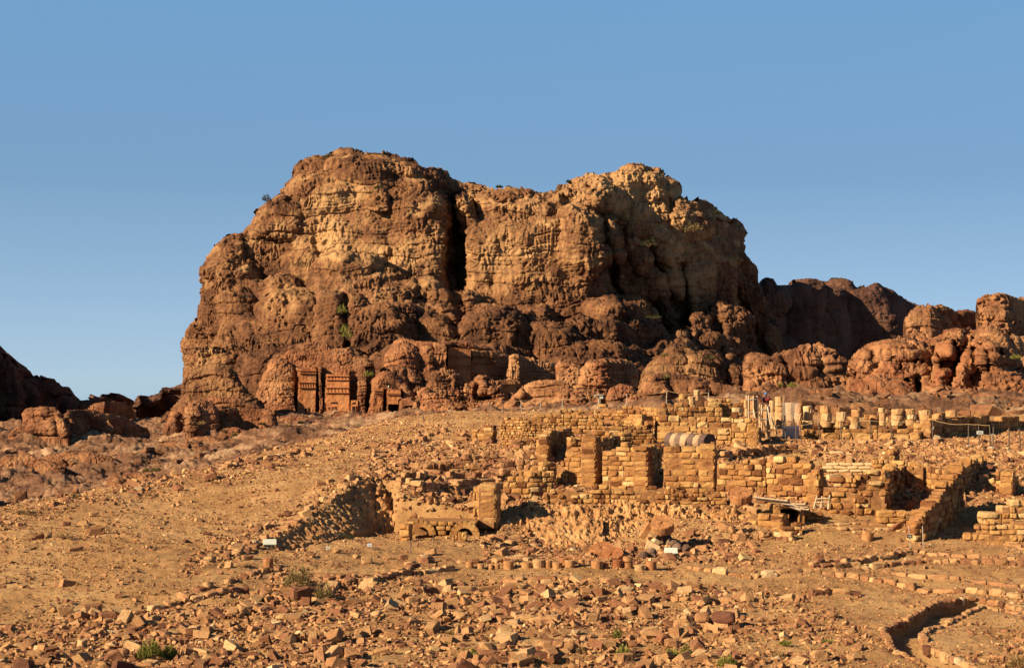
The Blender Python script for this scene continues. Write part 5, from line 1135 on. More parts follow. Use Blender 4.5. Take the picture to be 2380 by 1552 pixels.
# stones and slabs scattered over the far red flats
def far_scatter(n, u0=-0.36, u1=0.02, d0=215, d1=560):
    u = rs.uniform(u0, u1, n); d = np.exp(rs.uniform(math.log(d0), math.log(d1), n)); x = u * d; z = ground(x, d); w = np.clip(0.4 + fbm(np.stack([x / 20, d / 12, x * 0], 1), 3, 400), 0, 1); k = rs.random(n) < w
    return x[k], d[k], z[k], np.minimum(0.16 * rs.random(k.sum()) ** (-1 / 1.8), 1.3)
fx, fy, fz, fs = far_scatter(7000); acc = Acc(); place(acc, fx, fy, fz, fs, ROCKS[:9], 0.3, flat=.5); place(acc, *far_scatter(5000, .04, .36, 175, 300), ROCKS[:9], 0.3, flat=.5)
tag(link('rubble', acc.mesh('rubble'), M['redrock']), 'loose dark rocks scattered over the far red flats', 'rubble', kind='stuff')

# ------------------------------------------------------------------ named single stones of the left mound and the pit
def stone(px, py, w, h, label, t=0.5, rz=0.3, tmpl=None, dep=None, tilt=0.0, name='stone_block', cat='stone block', seed=0, mat='rubble', group=None):
    g = gpt(px, py)[0]; m = g[1] / F; acc = Acc(); tv, tf = tmpl or BOX; rr = np.random.default_rng(int(px * 7 + py))
    c, s_ = math.cos(tilt), math.sin(tilt); R = rotz(rz)[0] @ np.array([[c, 0, s_], [0, 1, 0], [-s_, 0, c]])
    acc.batch(tv, tf, np.array([g + [0, 0, h * m * 0.45]]), R[None], np.array([[w * m / 2, (dep or w * 0.6) * m / 2, h * m / 2]]), np.array([t]), jit=0.07, r=rr)
    return tag(link(name, acc.mesh(name), M[mat], origin=tuple(g)), label, cat, group, 'thing')
for q in [(222,1238,44,17,'long reddish prism lying on the left mound',.35,.35,None,14,-.12),(200,1228,14,13,'small upright pale block beside the long prism',.8,.4),(155,1222,20,12,'dark block left of the long prism',.2,.4),(90,1250,24,13,'dark slanting block low on the left mound',.2,.5,None,12,-.3),
    (115,1248,12,14,'small pale upright stone on the left mound',.8,.4),(176,1284,34,9,'flat dark slab lying alone on the left mound',.3,.5,None,14,-.2),(218,1202,22,12,'pale block near the stony crest of the mound',.75,.3),(5,1355,20,20,'pale block cut by the left edge of the picture',.7,.1),(6,1366,16,8,'flat stone under the left-edge block',.3,.1),
    (152,1436,38,26,'big rough orange block at the top of the left rubble field',.6,.4,ROCKS[0]),(215,1424,42,22,'big squared red block beside the rough orange one',.3,.35),(274,1390,18,10,'small lone block on the bare slope above the rubble field',.5,.3),(250,1441,40,20,'dark red slab edge in the left rubble field',.25,.3),
    (830,1298,22,14,'pale boulder in the pit near the shadow edge',.8,.2,ROCKS[2]),(706,1285,20,14,'rounded pale stone beside the two sign posts',.7,.3,ROCKS[5]),(694,1276,12,10,'small tilted pale stone at the foot of the earth cut',.8,.9),(725,1296,14,8,'dark flat stone next to the rounded pale stone',.2,.1),(785,1290,26,12,'dome-shaped stone between the two small signs',.6,.2,ROCKS[2]),
    (900,1296,20,6,'low ring of buff blocks sunk in the sandy pit',.6,.1),(852,1310,24,18,'big pale block in front of the sandy pit',.75,.2),(938,1300,20,14,'dark red block on the pit rim',.2,.3),(1000,1286,30,12,'flat leaning slab on the pit rim',.6,-.3,None,14,-.35),(700,1390,50,28,'dark red prism lying between the two dry shrubs',.15,.45),
    (972,1230,18,10,'buff block on the ledge above the arches',.6,.1),(1055,1395,24,20,'reddish upright block right of the dry shrubs',.3,.5),(960,1400,34,18,'buff slanting block below the small kerbs',.6,.5),(1510,1478,44,18,'big yellow-buff slab in the lower centre',.75,.2,None,20,-.25),(1545,1500,38,28,'big dark tilted block in the lower centre',.2,.5,None,26,.6),(1562,1506,34,22,'rounded grey-brown block in front of the dark tilted one',.4,.1,BOXR),
    (1455,1520,44,16,'long buff block at the bottom right of centre',.55,.2),(1262,1526,40,16,'bright red stone in the bottom low wall',.05,.05),(1450,1535,50,20,'fallen column piece near the bottom edge',.5,.4,CYL),(1065,1478,20,34,'upright rounded orange stone in the lower middle',.6,.2,ROCKS[5]),(2110,1306,16,12,'cream block in the right kerb field',.9,.1),
    (1375,1448,34,20,'long buff block low in the centre',.6,.2),(1340,1482,28,16,'white stone in the centre foreground',1.0,.4,ROCKS[2]),(1905,1548,34,28,'stack of orange blocks near the bottom right',.6,.2),(2080,1235,50,14,'dark leaning slab on the earth slope',.2,.5,None,12,-.5),(1905,1305,20,16,'dark block standing on the kerb tip',.2,.1),
    (1570,1480,30,26,'rock leaning on the big dark tilted block',.4,-.5,ROCKS[3]),(2200,1410,24,14,'dark boulder on the outer ring',.25,.1,BOXR),(1740,1210,26,10,'rounded brown boulder on the ledge edge',.3,.1,BOXR),(575,1302,26,12,'reddish block below the small dark sign',.4,.5),(560,1320,30,8,'low flat block at the lower end of the dry-stone line',.6,.2)]:
    stone(*q[:5], *q[5:])
# ------------------------------------------------------------------ columns and drums
def mat_banded():
    m, nt, b = nodes('banded_sandstone'); c = coords(nt); w = nt.nodes.new('ShaderNodeTexWave'); w.inputs['Scale'].default_value = 0.55; w.inputs['Distortion'].default_value = 3.5; w.inputs['Detail'].default_value = 3; w.bands_direction = 'X'
    nt.links.new(c, w.inputs[0]); col = ramp(nt, w.outputs[1], [(0.1, (0.11, 0.072, 0.058)), (0.45, (0.19, 0.125, 0.095)), (0.7, (0.30, 0.20, 0.125)), (0.95, (0.42, 0.30, 0.18))]).outputs[0]
    nt.links.new(col, b.inputs['Base Color']); bump(nt, b, tex(nt, 6, c, 6, .7), .5, .04); return m
M['banded'] = mat_banded(); M['striped'] = mat_block('striped_grey_cream_stone', [(0.0, (0.10, 0.065, 0.055)), (0.45, (0.19, 0.13, 0.10)), (0.55, (0.36, 0.24, 0.14)), (1.0, (0.42, 0.30, 0.185))], .1); M['greydrum'] = mat_block('grey_brown_stone', [(0.0, (0.10, 0.062, 0.045)), (0.5, (0.165, 0.105, 0.075)), (1.0, (0.24, 0.165, 0.115))], .1)
M['drumstone'] = mat_block('drum_stone', [(0.0, (0.22, 0.070, 0.028)), (0.3, (0.33, 0.145, 0.060)), (0.6, (0.42, 0.235, 0.100)), (1.0, (0.52, 0.375, 0.205))])
CYLT = cyl(22, 0.05)
def worn(tv, amp, seed): return tv + np.random.default_rng(seed).normal(0, amp, tv.shape)
def drum_mesh(name, rad, h, seed, t, mat='drumstone', parent=None, z0=0.0, amp=0.02, rx=0.0):
    acc = Acc(); v = worn(CYLT[0] * np.array([rad, rad, h / 2]), amp * rad, seed); v[:, 2] += z0 + h / 2; acc.add(v, CYLT[1], t); me = acc.mesh(name)
    return link(name, me, M[mat], parent)
def column(px0, px1, ytop, ybase, d, n, label, seed, t=0.7, group='standing column stumps'):
    m = d / F; o = empty('stone_column', P((px0 + px1) / 2, ybase, d), seed * 0.7, label=label, cat='column', group=group)
    H = (ybase - ytop) * m; rad = (px1 - px0) / 2 * m; r = np.random.default_rng(seed); hs = r.uniform(.7, 1.3, n); hs = hs / hs.sum() * H; z = 0.0
    for k in range(n): dd = drum_mesh('drum', rad * r.uniform(.94, 1.0), hs[k] - 0.025, seed * 10 + k, float(np.clip(r.normal(t, .12), 0, 1)), parent=o, z0=z, amp=.05); dd.location = (r.normal(0, .04), r.normal(0, .04), 0); dd.rotation_euler = (r.normal(0, .02), r.normal(0, .02), 0); z += hs[k]
    return o
for i, q in enumerate([(1801,1826,921,996,150,4,'tallest column, just left of the glass panel'),(1790,1802,930,996,154,3,'narrow column half hidden behind the tallest column'),(1826,1846,935,996,154,3,'column seen through the glass panel'),(1847,1868,938,996,153,3,'column at the right edge of the glass panel'),
    (1868,1890,943,978,152,2,'squarish column stump on a round base right of the glass panel'),(1865,1893,977,1000,150.5,2,'wide low round base below the squarish stump'),(1907,1933,943,992,151,3,'smooth white column of four drums'),(1942,1967,957,992,151,2,'stout broken stump right of the smooth white column'),(1973,1998,968,996,150,2,'low pale base with a smaller drum on it'),
    (1978,2003,951,970,151.5,1,'upper drum of the pale double base'),(2020,2042,964,992,153,2,'rough stump between the double base and the tall pair'),(2042,2057,947,988,151.5,3,'slim stump, left of the four stumps in a row'),(2071,2099,950,988,150.5,3,'first full stump of the row of three'),(2103,2130,950,988,150.5,3,'pitted middle stump of the row of three'),(2136,2165,953,988,150.5,3,'last stump of the row of three'),
    (2166,2190,962,990,150,2,'low cracked stump at the corner of the shaded wall'),(2199,2227,953,968,154,1,'single white drum standing on the shaded wall'),(1702,1726,947,968,140.2,2,'short two-drum stump on the podium'),(1597,1617,921,954,143.5,2,'tall round stump on top of the podium ruin'),(1613,1627,905,930,145.5,2,'round-topped pillar, highest point of the podium ruin'),
    (1730,1738,930,968,147,2,'slim stump left of the first scaffold')]):
    column(*q, i + 1, group=None)
acc = Acc(); acc.batch(BOXR[0], BOXR[1], np.array([P(1588, 924, 143.5)]), rotz(.4), np.array([[.34, .34, .34]]), np.array([.6]), jit=.05)
tag(link('stone_boulder', acc.mesh('stone_boulder'), M['block']), 'rounded boulder perched left of the tall round stump', 'boulder')
# scaffolds
WOOD = mat_plain('weathered_timber', (0.42, 0.31, 0.19), 0.8, 0, .3, 4.0); STEEL = mat_plain('galvanised_band', (0.55, 0.55, 0.52), 0.4, 0.7); DARKW = mat_plain('dark_brown_timber', (0.14, 0.075, 0.04), 0.85)
def rod(acc, a, b, r=0.04, n=6, t=0.5):
    a = np.array(a, float); b = np.array(b, float); z = b - a; L = np.linalg.norm(z); z /= L; x = np.cross(z, [0.3, 1, 0.2]); x /= np.linalg.norm(x); y = np.cross(z, x)
    v = []; 
    for p in (a, b):
        for k in range(n): q = 2 * math.pi * k / n; v.append(p + r * (math.cos(q) * x + math.sin(q) * y))
    f = [[k, (k + 1) % n, n + (k + 1) % n, n + k] for k in range(n)] + [list(range(n))[::-1], list(range(n, 2 * n))]; acc.add(v, f, t)
def one(name, fn, mat, parent=None, org=None):
    acc = Acc(); fn(acc); return link(name, acc.mesh(name), mat, parent, origin=org if parent is None else None)
def scaffold(px0, px1, ytop, ybase, d, rings, braces, label, seed, mat_top=False):
    o_ = P((px0 + px1) / 2, ybase, d); t = empty('scaffolded_column', o_, label=label, cat='scaffold'); m = d / F; rad = (px1 - px0) / 2 * m
    drum_mesh('drum', rad * .78, (ybase - ytop) * m * .5, seed, .55, parent=t); dd = drum_mesh('drum', rad * .76, (ybase - ytop) * m * .45, seed + 1, .6, parent=t, z0=(ybase - ytop) * m * .5 + .02)
    for k in range(7):
        a = math.pi * (k / 3.5) + .3; x, y = rad * .92 * math.cos(a), rad * .92 * math.sin(a)
        one('timber', lambda acc: rod(acc, [x, y, 0], [x, y, (ybase - ytop) * m * 1.03], .06), WOOD, t)
    for yr in rings:
        z = (ybase - yr) * m
        def ring(acc):
            for k in range(16):
                a0, a1 = 2 * math.pi * k / 16, 2 * math.pi * (k + 1) / 16; R = rad * 1.02; rod(acc, [R * math.cos(a0), R * math.sin(a0), z], [R * math.cos(a1), R * math.sin(a1), z], .035)
        one('steel_band', ring, STEEL, t)
    for (x0, y0, x1, y1, dk, lt) in braces: one('brace', lambda acc: rod(acc, P(x0, y0, d - 1.0) - o_, P(x1, y1, d - 2.2) - o_, .065), WOOD if lt else DARKW, t)
    if mat_top: boxes('thatch', [((0, 0, (ybase - ytop) * m + .25), [rad * 1.0, rad * .9, .18], .1, .1)], DARKW, t, tmpl=BOXR, jit=.08)
scaffold(1734,1762,920,985,147,[928,959],[(1751,950,1757,980,0,1)], 'first column bound with timbers and steel bands, beside the podium', 50, True)
scaffold(1765,1791,942,1020,146,[951.5,974,1001],[(1762,942,1786,1020,0,0),(1784,945,1791,988,0,1),(1789,960,1802,998,0,1),(1768,1000,1794,1001,0,0)], 'second lower column bound with timbers, leaning props in front', 60)
# see-through panel with grey lower half
def mat_glass():
    m, nt, b = nodes('clear_panel'); out = nt.nodes['Material Output']; tr = nt.nodes.new('ShaderNodeBsdfTransparent'); mx = nt.nodes.new('ShaderNodeMixShader'); mx.inputs[0].default_value = 0.22
    b.inputs['Base Color'].default_value = (0.50, 0.42, 0.33, 1); b.inputs['Roughness'].default_value = .4; nt.links.new(tr.outputs[0], mx.inputs[1]); nt.links.new(b.outputs[0], mx.inputs[2]); nt.links.new(mx.outputs[0], out.inputs[0]); return m
gpo = P(1838, 1024, 147.5); gp_ = empty('display_panel', gpo, label='tall upright panel, clear above and grey below, in front of the columns', cat='display panel')
m_ = 147.5 / F
boxes('clear_sheet', [((0, 0, (1024 - 962) * m_), [19.5 * m_, .02, 27 * m_], 0, .5)], mat_glass(), gp_)
boxes('grey_sheet', [((0, 0, 15 * m_), [19.5 * m_, .03, 15 * m_], 0, .5)], mat_plain('grey_panel', (.36, .31, .29), .95, 0, .03), gp_)
boxes('white_strip', [((0, -.01, 32.5 * m_), [19.5 * m_, .04, 2.3 * m_], 0, .5)], mat_plain('white_strip', (.45, .46, .44), .5), gp_)

# loose drums in the middle row
DR = [(1170,1194,1300,1321,.5),(1212,1236,1306,1321,.6),(1238,1266,1301,1321,.75),(1266,1283,1302,1321,.45),(1284,1307,1307,1324,.5),(1312,1336,1306,1325,.55),(1345,1359,1304,1323,.5),(1374,1401,1305,1325,.45),(1401,1415,1308,1324,.25),(1424,1447,1305,1325,.1),(1447,1471,1309,1325,.4),(1475,1498,1313,1330,.8),(1501,1526,1306,1328,.35),(1136,1147,1306,1322,.55),(1147,1162,1305,1321,.6),(1110,1125,1305,1321,.6),(1083,1100,1302,1320,.5),(1300,1322,1300,1318,.3),(2000,2027,1233,1256,.5),(612,635,1298,1322,.35),(1512,1534,1418,1428,.7)]
extra = ['leftmost big drum of the middle row','low drum, second of the middle row','pale wide drum, third of the middle row','shaded drum tucked behind the pale one','low wide drum after the shaded one','round drum in the centre of the middle row','narrow drum beside a tilted block','drum with a leaning disc behind it','small dark red drum left of the red-orange one','bright red-orange drum beside the stacked pair','lower drum of the stacked pair','cream fluted drum at the right part of the row','tall last drum of the middle row','small drum in the left part of the row','drum fragment left of the leftmost big drum','small shaded drum near the row start','first squat drum at the row start','drum standing in the second rank','lone tilted drum on the earth slope at the right','lone red drum below the left information board','small cut drum among the rubble right of centre']
for i, ((x0, x1, y0, y1, t), lab) in enumerate(zip(DR, extra)):
    g = gpt((x0 + x1) / 2, y1 - 2)[0]; m = g[1] / F; dd = drum_mesh('column_drum', (x1 - x0) / 2 * m, (y1 - y0) * m * .95, 300 + i, t, amp=.02); dd.location = [float(v) for v in g - [0, 0, .05]]
    dd.rotation_euler = (0.0 if i != 18 else .1, 0.0 if i != 18 else .22, i * .7); tag(dd, lab, 'column drum')
g = gpt(1459, 1323)[0]; dd = drum_mesh('column_drum', 11.5 * g[1] / F, .24, 350, .45); dd.location = (float(g[0]), float(g[1]), float(g[2]) + 16 * g[1] / F * .95); tag(dd, 'thin drum lying on top of the stacked pair', 'column drum')
# half drum on its side + upright discs
def disc(cx, cy, rw, th, d, nrm, label, seed, t=.4, hole=True, mat='drumstone', lift=0.0):
    m = d / F; rad = rw * m; o_ = P(cx, cy, d); n = np.array(nrm, float); n /= np.linalg.norm(n); q = Vector(n).to_track_quat('Z', 'Y')
    acc = Acc(); nn = 40; v = []; f = []; hr = .1 if hole else 0.0; r = np.random.default_rng(seed)
    prof = [(hr, 1), (.35, 1), (.7, 1), (.96, 1), (1, .82), (1.0, .3), (1.0, -.5), (.97, -1), (hr, -1)]
    ang = 2 * np.pi * np.arange(nn) / nn; wob = 1 + .03 * np.sin(3 * ang + seed) + r.normal(0, .012, nn)
    for (pr, pz) in prof:
        k4 = 1 / np.maximum(np.abs(np.cos(ang)), np.abs(np.sin(ang))) if pr == hr and hole else wob
        v += list(np.stack([pr * rad * np.cos(ang) * k4, pr * rad * np.sin(ang) * k4, pz * th * m / 2 + r.normal(0, .012, nn) + (0.03 * np.sin(ang * 2 + pr * 5) if pz == 1 else 0)], 1))
    for j in range(len(prof) - 1):
        for k in range(nn): f.append([j * nn + k, j * nn + (k + 1) % nn, (j + 1) * nn + (k + 1) % nn, (j + 1) * nn + k][::-1])
    for k in range(nn): j = len(prof) - 1; f.append([j * nn + k, j * nn + (k + 1) % nn, (k + 1) % nn, k][::-1])
    acc.add(v, f, t); me = acc.mesh('stone_disc'); o = link('stone_disc', me, M[mat]); o.rotation_mode = 'QUATERNION'; o.rotation_quaternion = q; o.location = [float(a) for a in o_]; return tag(o, label, 'stone disc')
disc(1722,1152,26,20,107,(-.05,-.50,1),'big tilted stone disc with a square hole, lodged on the rubble wall',1,.35)
disc(1539,1221,27,21,100.6,(-.12,-.62,1),'big tilted stone disc with a square hole, above the leaning drums',2,.4)
disc(1399,1277,29,16,97,(-.1,-.28,1),'flat purplish stone disc with a small hole, left of its neighbour',3,.3,mat='drumstone')
disc(1423,1292,28,14,94,(-.2,-.40,1),'cracked reddish stone disc leaning in front of the purplish one',4,.2)
disc(1697,1051,26,14,133,(-.05,-.18,1),'flat grey stone disc below the podium',5,.6)
disc(1728,1039,24,12,136,(.35,-.25,1),'tilted grey slab disc below the podium',6,.7,hole=False)
disc(1075,1312,12,22,92,(-.75,-.66,.1),'half drum lying on its side at the left end of the row',7,.5,hole=False)
disc(1322,1304,12,8,92,(-.3,-.9,.25),'upright disc leaning behind the centre drums',8,.3,hole=False)
disc(1395,1306,11,8,92.5,(-.25,-.9,.4),'upright disc leaning behind the drum row',9,.4,hole=False)
disc(1262,1316,9,10,91,(.2,-.9,.3),'small upright disc between two drums',10,.6,hole=False)
# fallen columns lying as slipped drums
def fallen(pts, d, rad_px, label, seed, axis, nd, mat='banded', cat='fallen column', wild=.05, flat=1.0):
    o_ = P(*pts[0], d[0]); t = empty('fallen_column', o_, label=label, cat=cat); A = P(*pts[0], d[0]); B = P(*pts[1], d[1]); r = np.random.default_rng(seed)
    for k in range(nd):
        f = (k + .5) / nd; c = A + (B - A) * f - o_; m = (d[0] + (d[1] - d[0]) * f) / F; rad = rad_px * m * r.uniform(.94, 1.04); th = np.linalg.norm(B - A) / nd * (1 if wild < .1 else .75)
        acc = Acc(); v = worn(CYLT[0] * np.array([rad, rad, th * .49]), .03 * rad, seed * 7 + k); acc.add(v, CYLT[1], [.1, .8, .35, .95, .2, .7, .05][k % 7]); dd = link('drum', acc.mesh('drum'), M[mat], t)
        ax = (B - A) / np.linalg.norm(B - A) + np.array(axis) + r.normal(0, wild, 3); dd.rotation_mode = 'QUATERNION'; dd.rotation_quaternion = Vector(ax).to_track_quat('Z', 'Y'); dd.location = [float(a) for a in c + r.normal(0, .04 + wild * .5, 3) * [1, 1, .4]]
fallen([(1556,1024),(1650,1027)], (134,130), 20, 'huge fallen column of striped grey and cream drums on the podium terrace', 1, (0,0,0), 7, 'striped')
fallen([(1592,1280),(1530,1246)], (99.5,102.5), 12, 'row of slipped grey drums leaning down from the tilted disc', 2, (.1,.1,.9), 6, 'greydrum', wild=.25)
fallen([(1490,1290),(1525,1282)], (97.5,98.2), 12, 'pair of tipped dark grey drums beside the information board', 3, (0,.1,.9), 2, 'greydrum', wild=.25)
fallen([(1542,1322),(1478,1312)], (92.5,93.2), 11, 'low line of half buried grey drums behind the last drums of the row', 4, (0,.1,.9), 4, 'greydrum', wild=.3)
fallen([(1555,1433),(1580,1433)], (78,78), 10, 'striped yellow and brown drum lying on the short low wall', 5, (0,0,0), 2)
fallen([(1596,1433),(1632,1436)], (78,78), 8, 'long yellow stone lying right of the striped drum', 6, (0,0,0), 2, 'block')
tag(boxes('stone_beam', [((0,0,0),[.18,.2,.55],0,.4)], M['drumstone'], jit=.03), 'square stone beam leaning left of the tilted disc', 'stone beam')
bb = bpy.data.objects['stone_beam']; bb.location = [float(v) for v in P(1502,1232,101)]; bb.rotation_euler = (0.2, .55, .2)

# ------------------------------------------------------------------ fence posts, ropes, signs
METAL = mat_plain('rusty_iron', (0.10, 0.075, 0.055), .6, .3); ROPE = mat_plain('hemp_rope', (0.42, 0.28, 0.14), .9); PALE = mat_plain('pale_concrete', (.34, .27, .19), .8)
GREY = mat_plain('grey_wooden_post', (.30, .25, .20), .8)
def post(px, y0, px1, y1, d, label, mat=None, r=.035, base=True, name='fence_post', cat='fence post', group='rope fence posts'):
    a, b = P(px, y0, d), P(px1, y1, d); t = empty(name, b, label=label, cat=cat, group=group)
    one('shaft', lambda acc: rod(acc, [0, 0, -.5], a - b, r), mat or METAL, t)
    if base: boxes('base', [((0, 0, .02), [.2, .15, .09], .2, .5)], PALE, t, tmpl=BOXR, jit=.03)
    return a
def rope(pts, label, sag=.35, r=.014):
    def f(acc):
        for a, b in zip(pts[:-1], pts[1:]):
            n = 8; L = np.linalg.norm(b - a)
            for k in range(n):
                s0, s1 = k / n, (k + 1) / n; q0 = a + (b - a) * s0; q1 = a + (b - a) * s1; q0 = q0 - [0, 0, sag * 4 * s0 * (1 - s0) * L / 4]; q1 = q1 - [0, 0, sag * 4 * s1 * (1 - s1) * L / 4]; rod(acc, q0, q1, r, 5)
    tag(one('rope', f, ROPE, org=tuple(pts[0])), label, 'rope')
FP = [(982,963,993,998,156),(1048,943,1049,974,163),(1121,934,1110,962,167),(1138,933,1134,962,168),(1169,932,1170,957,169),(1211,930,1212,957,169),(1256,927,1256,953,169),(1307,927,1307,952,169),(1392,914,1392,948,168),(1457,915,1457,941,168),(1550,908,1548,939,168),(1647,912,1647,938,166)]
tops = []
ordn = ['lone leaning post at the left end of the crest fence','first upright post of the crest fence','leaning post before the fence pair','upright post just right of the leaning one','post nearest to the small black tomb doorway','post above the rough wall of small stones','post left of the boulder with the mushroom shape','post in front of the pale dome slope','post at the solar lamp','post right of the overhanging dark rock','tallest post left of the round-topped pillar','short post right of the round-topped pillar']
for q, lab in zip(FP, ordn):
    tops.append(post(*q, lab, GREY if q[0] > 1200 else METAL, r=.045, group=None))
rope(tops[1:5], 'rope sagging between the posts at the left crest', .10); rope(tops[4:9], 'rope running across to the solar lamp', .22); rope(tops[8:12], 'rope rising from the solar lamp to the tallest post', .22)
RF = [(1805,989,1806,1026,145),(1824,982,1827,1026,145),(1850,980,1850,1026,145),(1860,988,1864,1026,145),(1903,980,1907,1025,144.5),(1955,978,1955,1025,144),(2023,977,2024,1025,143.5),(2070,980,2074,1026,143),(2168,975,2168,1026,142),(2251,985,2251,1036,137),(2274,986,2278,1038,136),(2300,988,2303,1040,135),(2309,992,2307,1041,134.5),(2345,994,2346,1050,132),(2369,996,2372,1052,131)]
names = ['post left of the grey panel','post before the left half of the grey panel','post before the right half of the grey panel','leaning post right of the grey panel with a coil of rope','leaning post before the smooth white column','post before the pale double base','post before the left part of the pale ashlar wall','leaning post before the right part of the pale ashlar wall','tall post at the corner of the shaded wall','post on a pale block before the shaded wall','leaning post carrying the white sign','dark post right of the white sign','post carrying the small grey sign','thin greenish post near the right edge','last leaning post at the right edge']
tp = [post(*q, lab, METAL, r=.05, group=None) for q, lab in zip(RF, names)]
rope(tp[0:3], 'rope hooked between the posts before the grey panel', .3); rope(tp[3:9], 'rope along the posts before the column terrace', .12); rope(tp[8:12], 'rope before the long shaded wall', .14)
def sign(px0, py0, px1, py1, d, label, col, arrow=False, rz=0, board_t=.015):
    c = P((px0 + px1) / 2, (py0 + py1) / 2, d); t = empty('sign', c, rz, label=label, cat='sign'); w = (px1 - px0) / 2 * d / F; h = (py1 - py0) / 2 * d / F
    boxes('board', [((0, 0, 0), [w, board_t, h], 0, .5)], col, t)
    def lines(acc):
        if arrow: acc.batch(BOXS[0], BOXS[1], np.array([[0, -.02, 0], [w * .35, -.02, h * .2], [w * .35, -.02, -h * .2]]), np.concatenate([rotz(0)] + [np.array([[[math.cos(a), 0, math.sin(a)], [0, 1, 0], [-math.sin(a), 0, math.cos(a)]]]) for a in (.7, -.7)]), np.array([[w * .55, .008, h * .10], [w * .28, .008, h * .10], [w * .28, .008, h * .10]]), .5)
        else: acc.batch(BOXS[0], BOXS[1], np.array([[0, -.02, h * .35], [0, -.02, -.05 * h], [0, -.02, -h * .42]]), np.concatenate([rotz(0)] * 3), np.array([[w * .7, .006, h * .07], [w * .8, .006, h * .07], [w * .6, .006, h * .07]]), .5)
    one('arrow' if arrow else 'lettering', lines, WHITE if arrow else DARKINK, t)
WHITE = mat_plain('white_paint', (.42, .44, .38), .5, 0, .05); DARKINK = mat_plain('dark_lettering', (.16, .15, .15), .6); BROWN = mat_plain('dark_brown_board', (.06, .045, .045), .6)
sign(2270,1001,2285,1009,135.8,'small white sign wired to a leaning post before the shaded wall',WHITE); sign(2303,1008,2311,1013,134.3,'small grey sign on a post right of the white one',GREY)
sign(1603-1440+2005,991,2171,997,141.7,'tiny grey box on the tall corner post',GREY)
for q, lab, mt in [((660,1263,660,1303,93.0),'bare post right of the left information board',METAL),((763,1263,761,1302,93.0),'post carrying the small white sign',METAL),((859,1258,856,1299,93.5),'post carrying the small bluish sign',METAL),((955,1257,954,1299,93.5),'bare post before the left arch',METAL),((1007,1243,1010,1279,97.5),'slightly leaning post between the two arches',METAL),((1054,1242,1058,1271,99.5),'leaning post at the right arch',METAL),((575,1267,572,1306,92.5),'post carrying a small dark sign at the left',METAL),((936,1014,937,1046,141),'post with a stone base on the upper mound',METAL),((882,1047,882,1085,128),'post with a stone base halfway down the mound',METAL),((2112,1222,2118,1272,98.6),'post carrying the dark arrow sign',GREY),((2144,1222,2147,1271,98.8),'wooden post right of the arrow sign',GREY)]:
    post(*q, lab, mt, r=.03, base=lab.startswith('post with'), group=None)
sign(758,1269,766,1276,92.9,'small white sign on a post in front of the earth cut',WHITE); sign(854,1262.5,864,1269,93.4,'small bluish sign on a post above the sandy pit',mat_plain('bluish_sign',(.50,.55,.62),.5)); sign(569,1270,578,1275.5,92.4,'small dark sign at the left end of the dry-stone line',BROWN); sign(2107,1242,2121,1250,98.5,'dark sign with a white arrow pointing right',BROWN,True)
def info(px, py0, py1, d, w, label, yaw, lean):
    b = P(px, py1, d); t = empty('information_board', b, yaw, label=label, cat='information board'); H = (py1 - py0) * d / F; W = w * d / F
    one('post', lambda acc: rod(acc, [0, .05, -.3], [0, .05, H], .045), mat_plain('dark_green_steel', (.035, .05, .045), .5), t)
    def pan(name, mat, sx, sy, th, off, xo=0, yo=0):
        o = boxes(name, [((xo, yo, off), [sx, sy, th], 0, .5)], mat, t); o.location = (0, 0, H); o.rotation_euler = (lean, 0, 0); return o
    pan('frame', mat_plain('pale_green_frame', (.45, .55, .42), .5), W / 2, W * .30, .02, 0); pan('panel', WHITE, W / 2 * .97, W * .28, .012, .022)
    pan('picture', mat_plain('faded_print', (.42, .42, .38), .6), W * .09, W * .08, .003, .037, W * .05, .02); pan('text', mat_plain('grey_print', (.5, .5, .48), .6), W * .38, W * .012, .003, .037, 0, W * .19)
info(627,1259,1298,92.8,31,'white information board on a dark post at the left, above the lone drum',.15,math.radians(38)); info(1559.5,1279,1312,92.2,31,'white information board on a dark post in the centre, among the grey drums',-.05,math.radians(38))
# solar lamp
sp = P(1392, 948, 167.5); t = empty('solar_lamp', sp, label='small solar unit on a pair of poles behind the crest wall', cat='solar lamp'); m = 167.5 / F
for x in (-.08, .12): one('pole', lambda acc: rod(acc, [x, 0, -.2], [x, 0, 30 * m], .035), PALE, t)
boxes('solar_panel', [((0, 0, 30 * m), [10 * m, .35, .05], 0, .5)], GREY, t); boxes('control_box', [((.25, -.1, 26 * m), [4 * m, .12, .18], 0, .5)], WHITE, t); boxes('control_box', [((-.28, -.1, 27.5 * m), [5 * m, .1, .1], 0, .5)], GREY, t)
# dish above the small carved fronts
t = empty('satellite_dish', P(903, 904, 583), label='small white dish on the ledge above the small carved fronts', cat='satellite dish'); dd = disc(903, 898, 2.2, .6, 583, (-.8, -.5, .1), '', 3, 1.0, hole=False, mat='drumstone')
for k in ('label', 'category'):
    if k in dd: del dd[k]
dd.name = 'reflector'; dd.data.materials[0] = WHITE; dd.location = (0, 0, .95); dd.parent = t
one('mast', lambda acc: rod(acc, [0, 0, -.8], [0, 0, .9], .06), METAL, t)

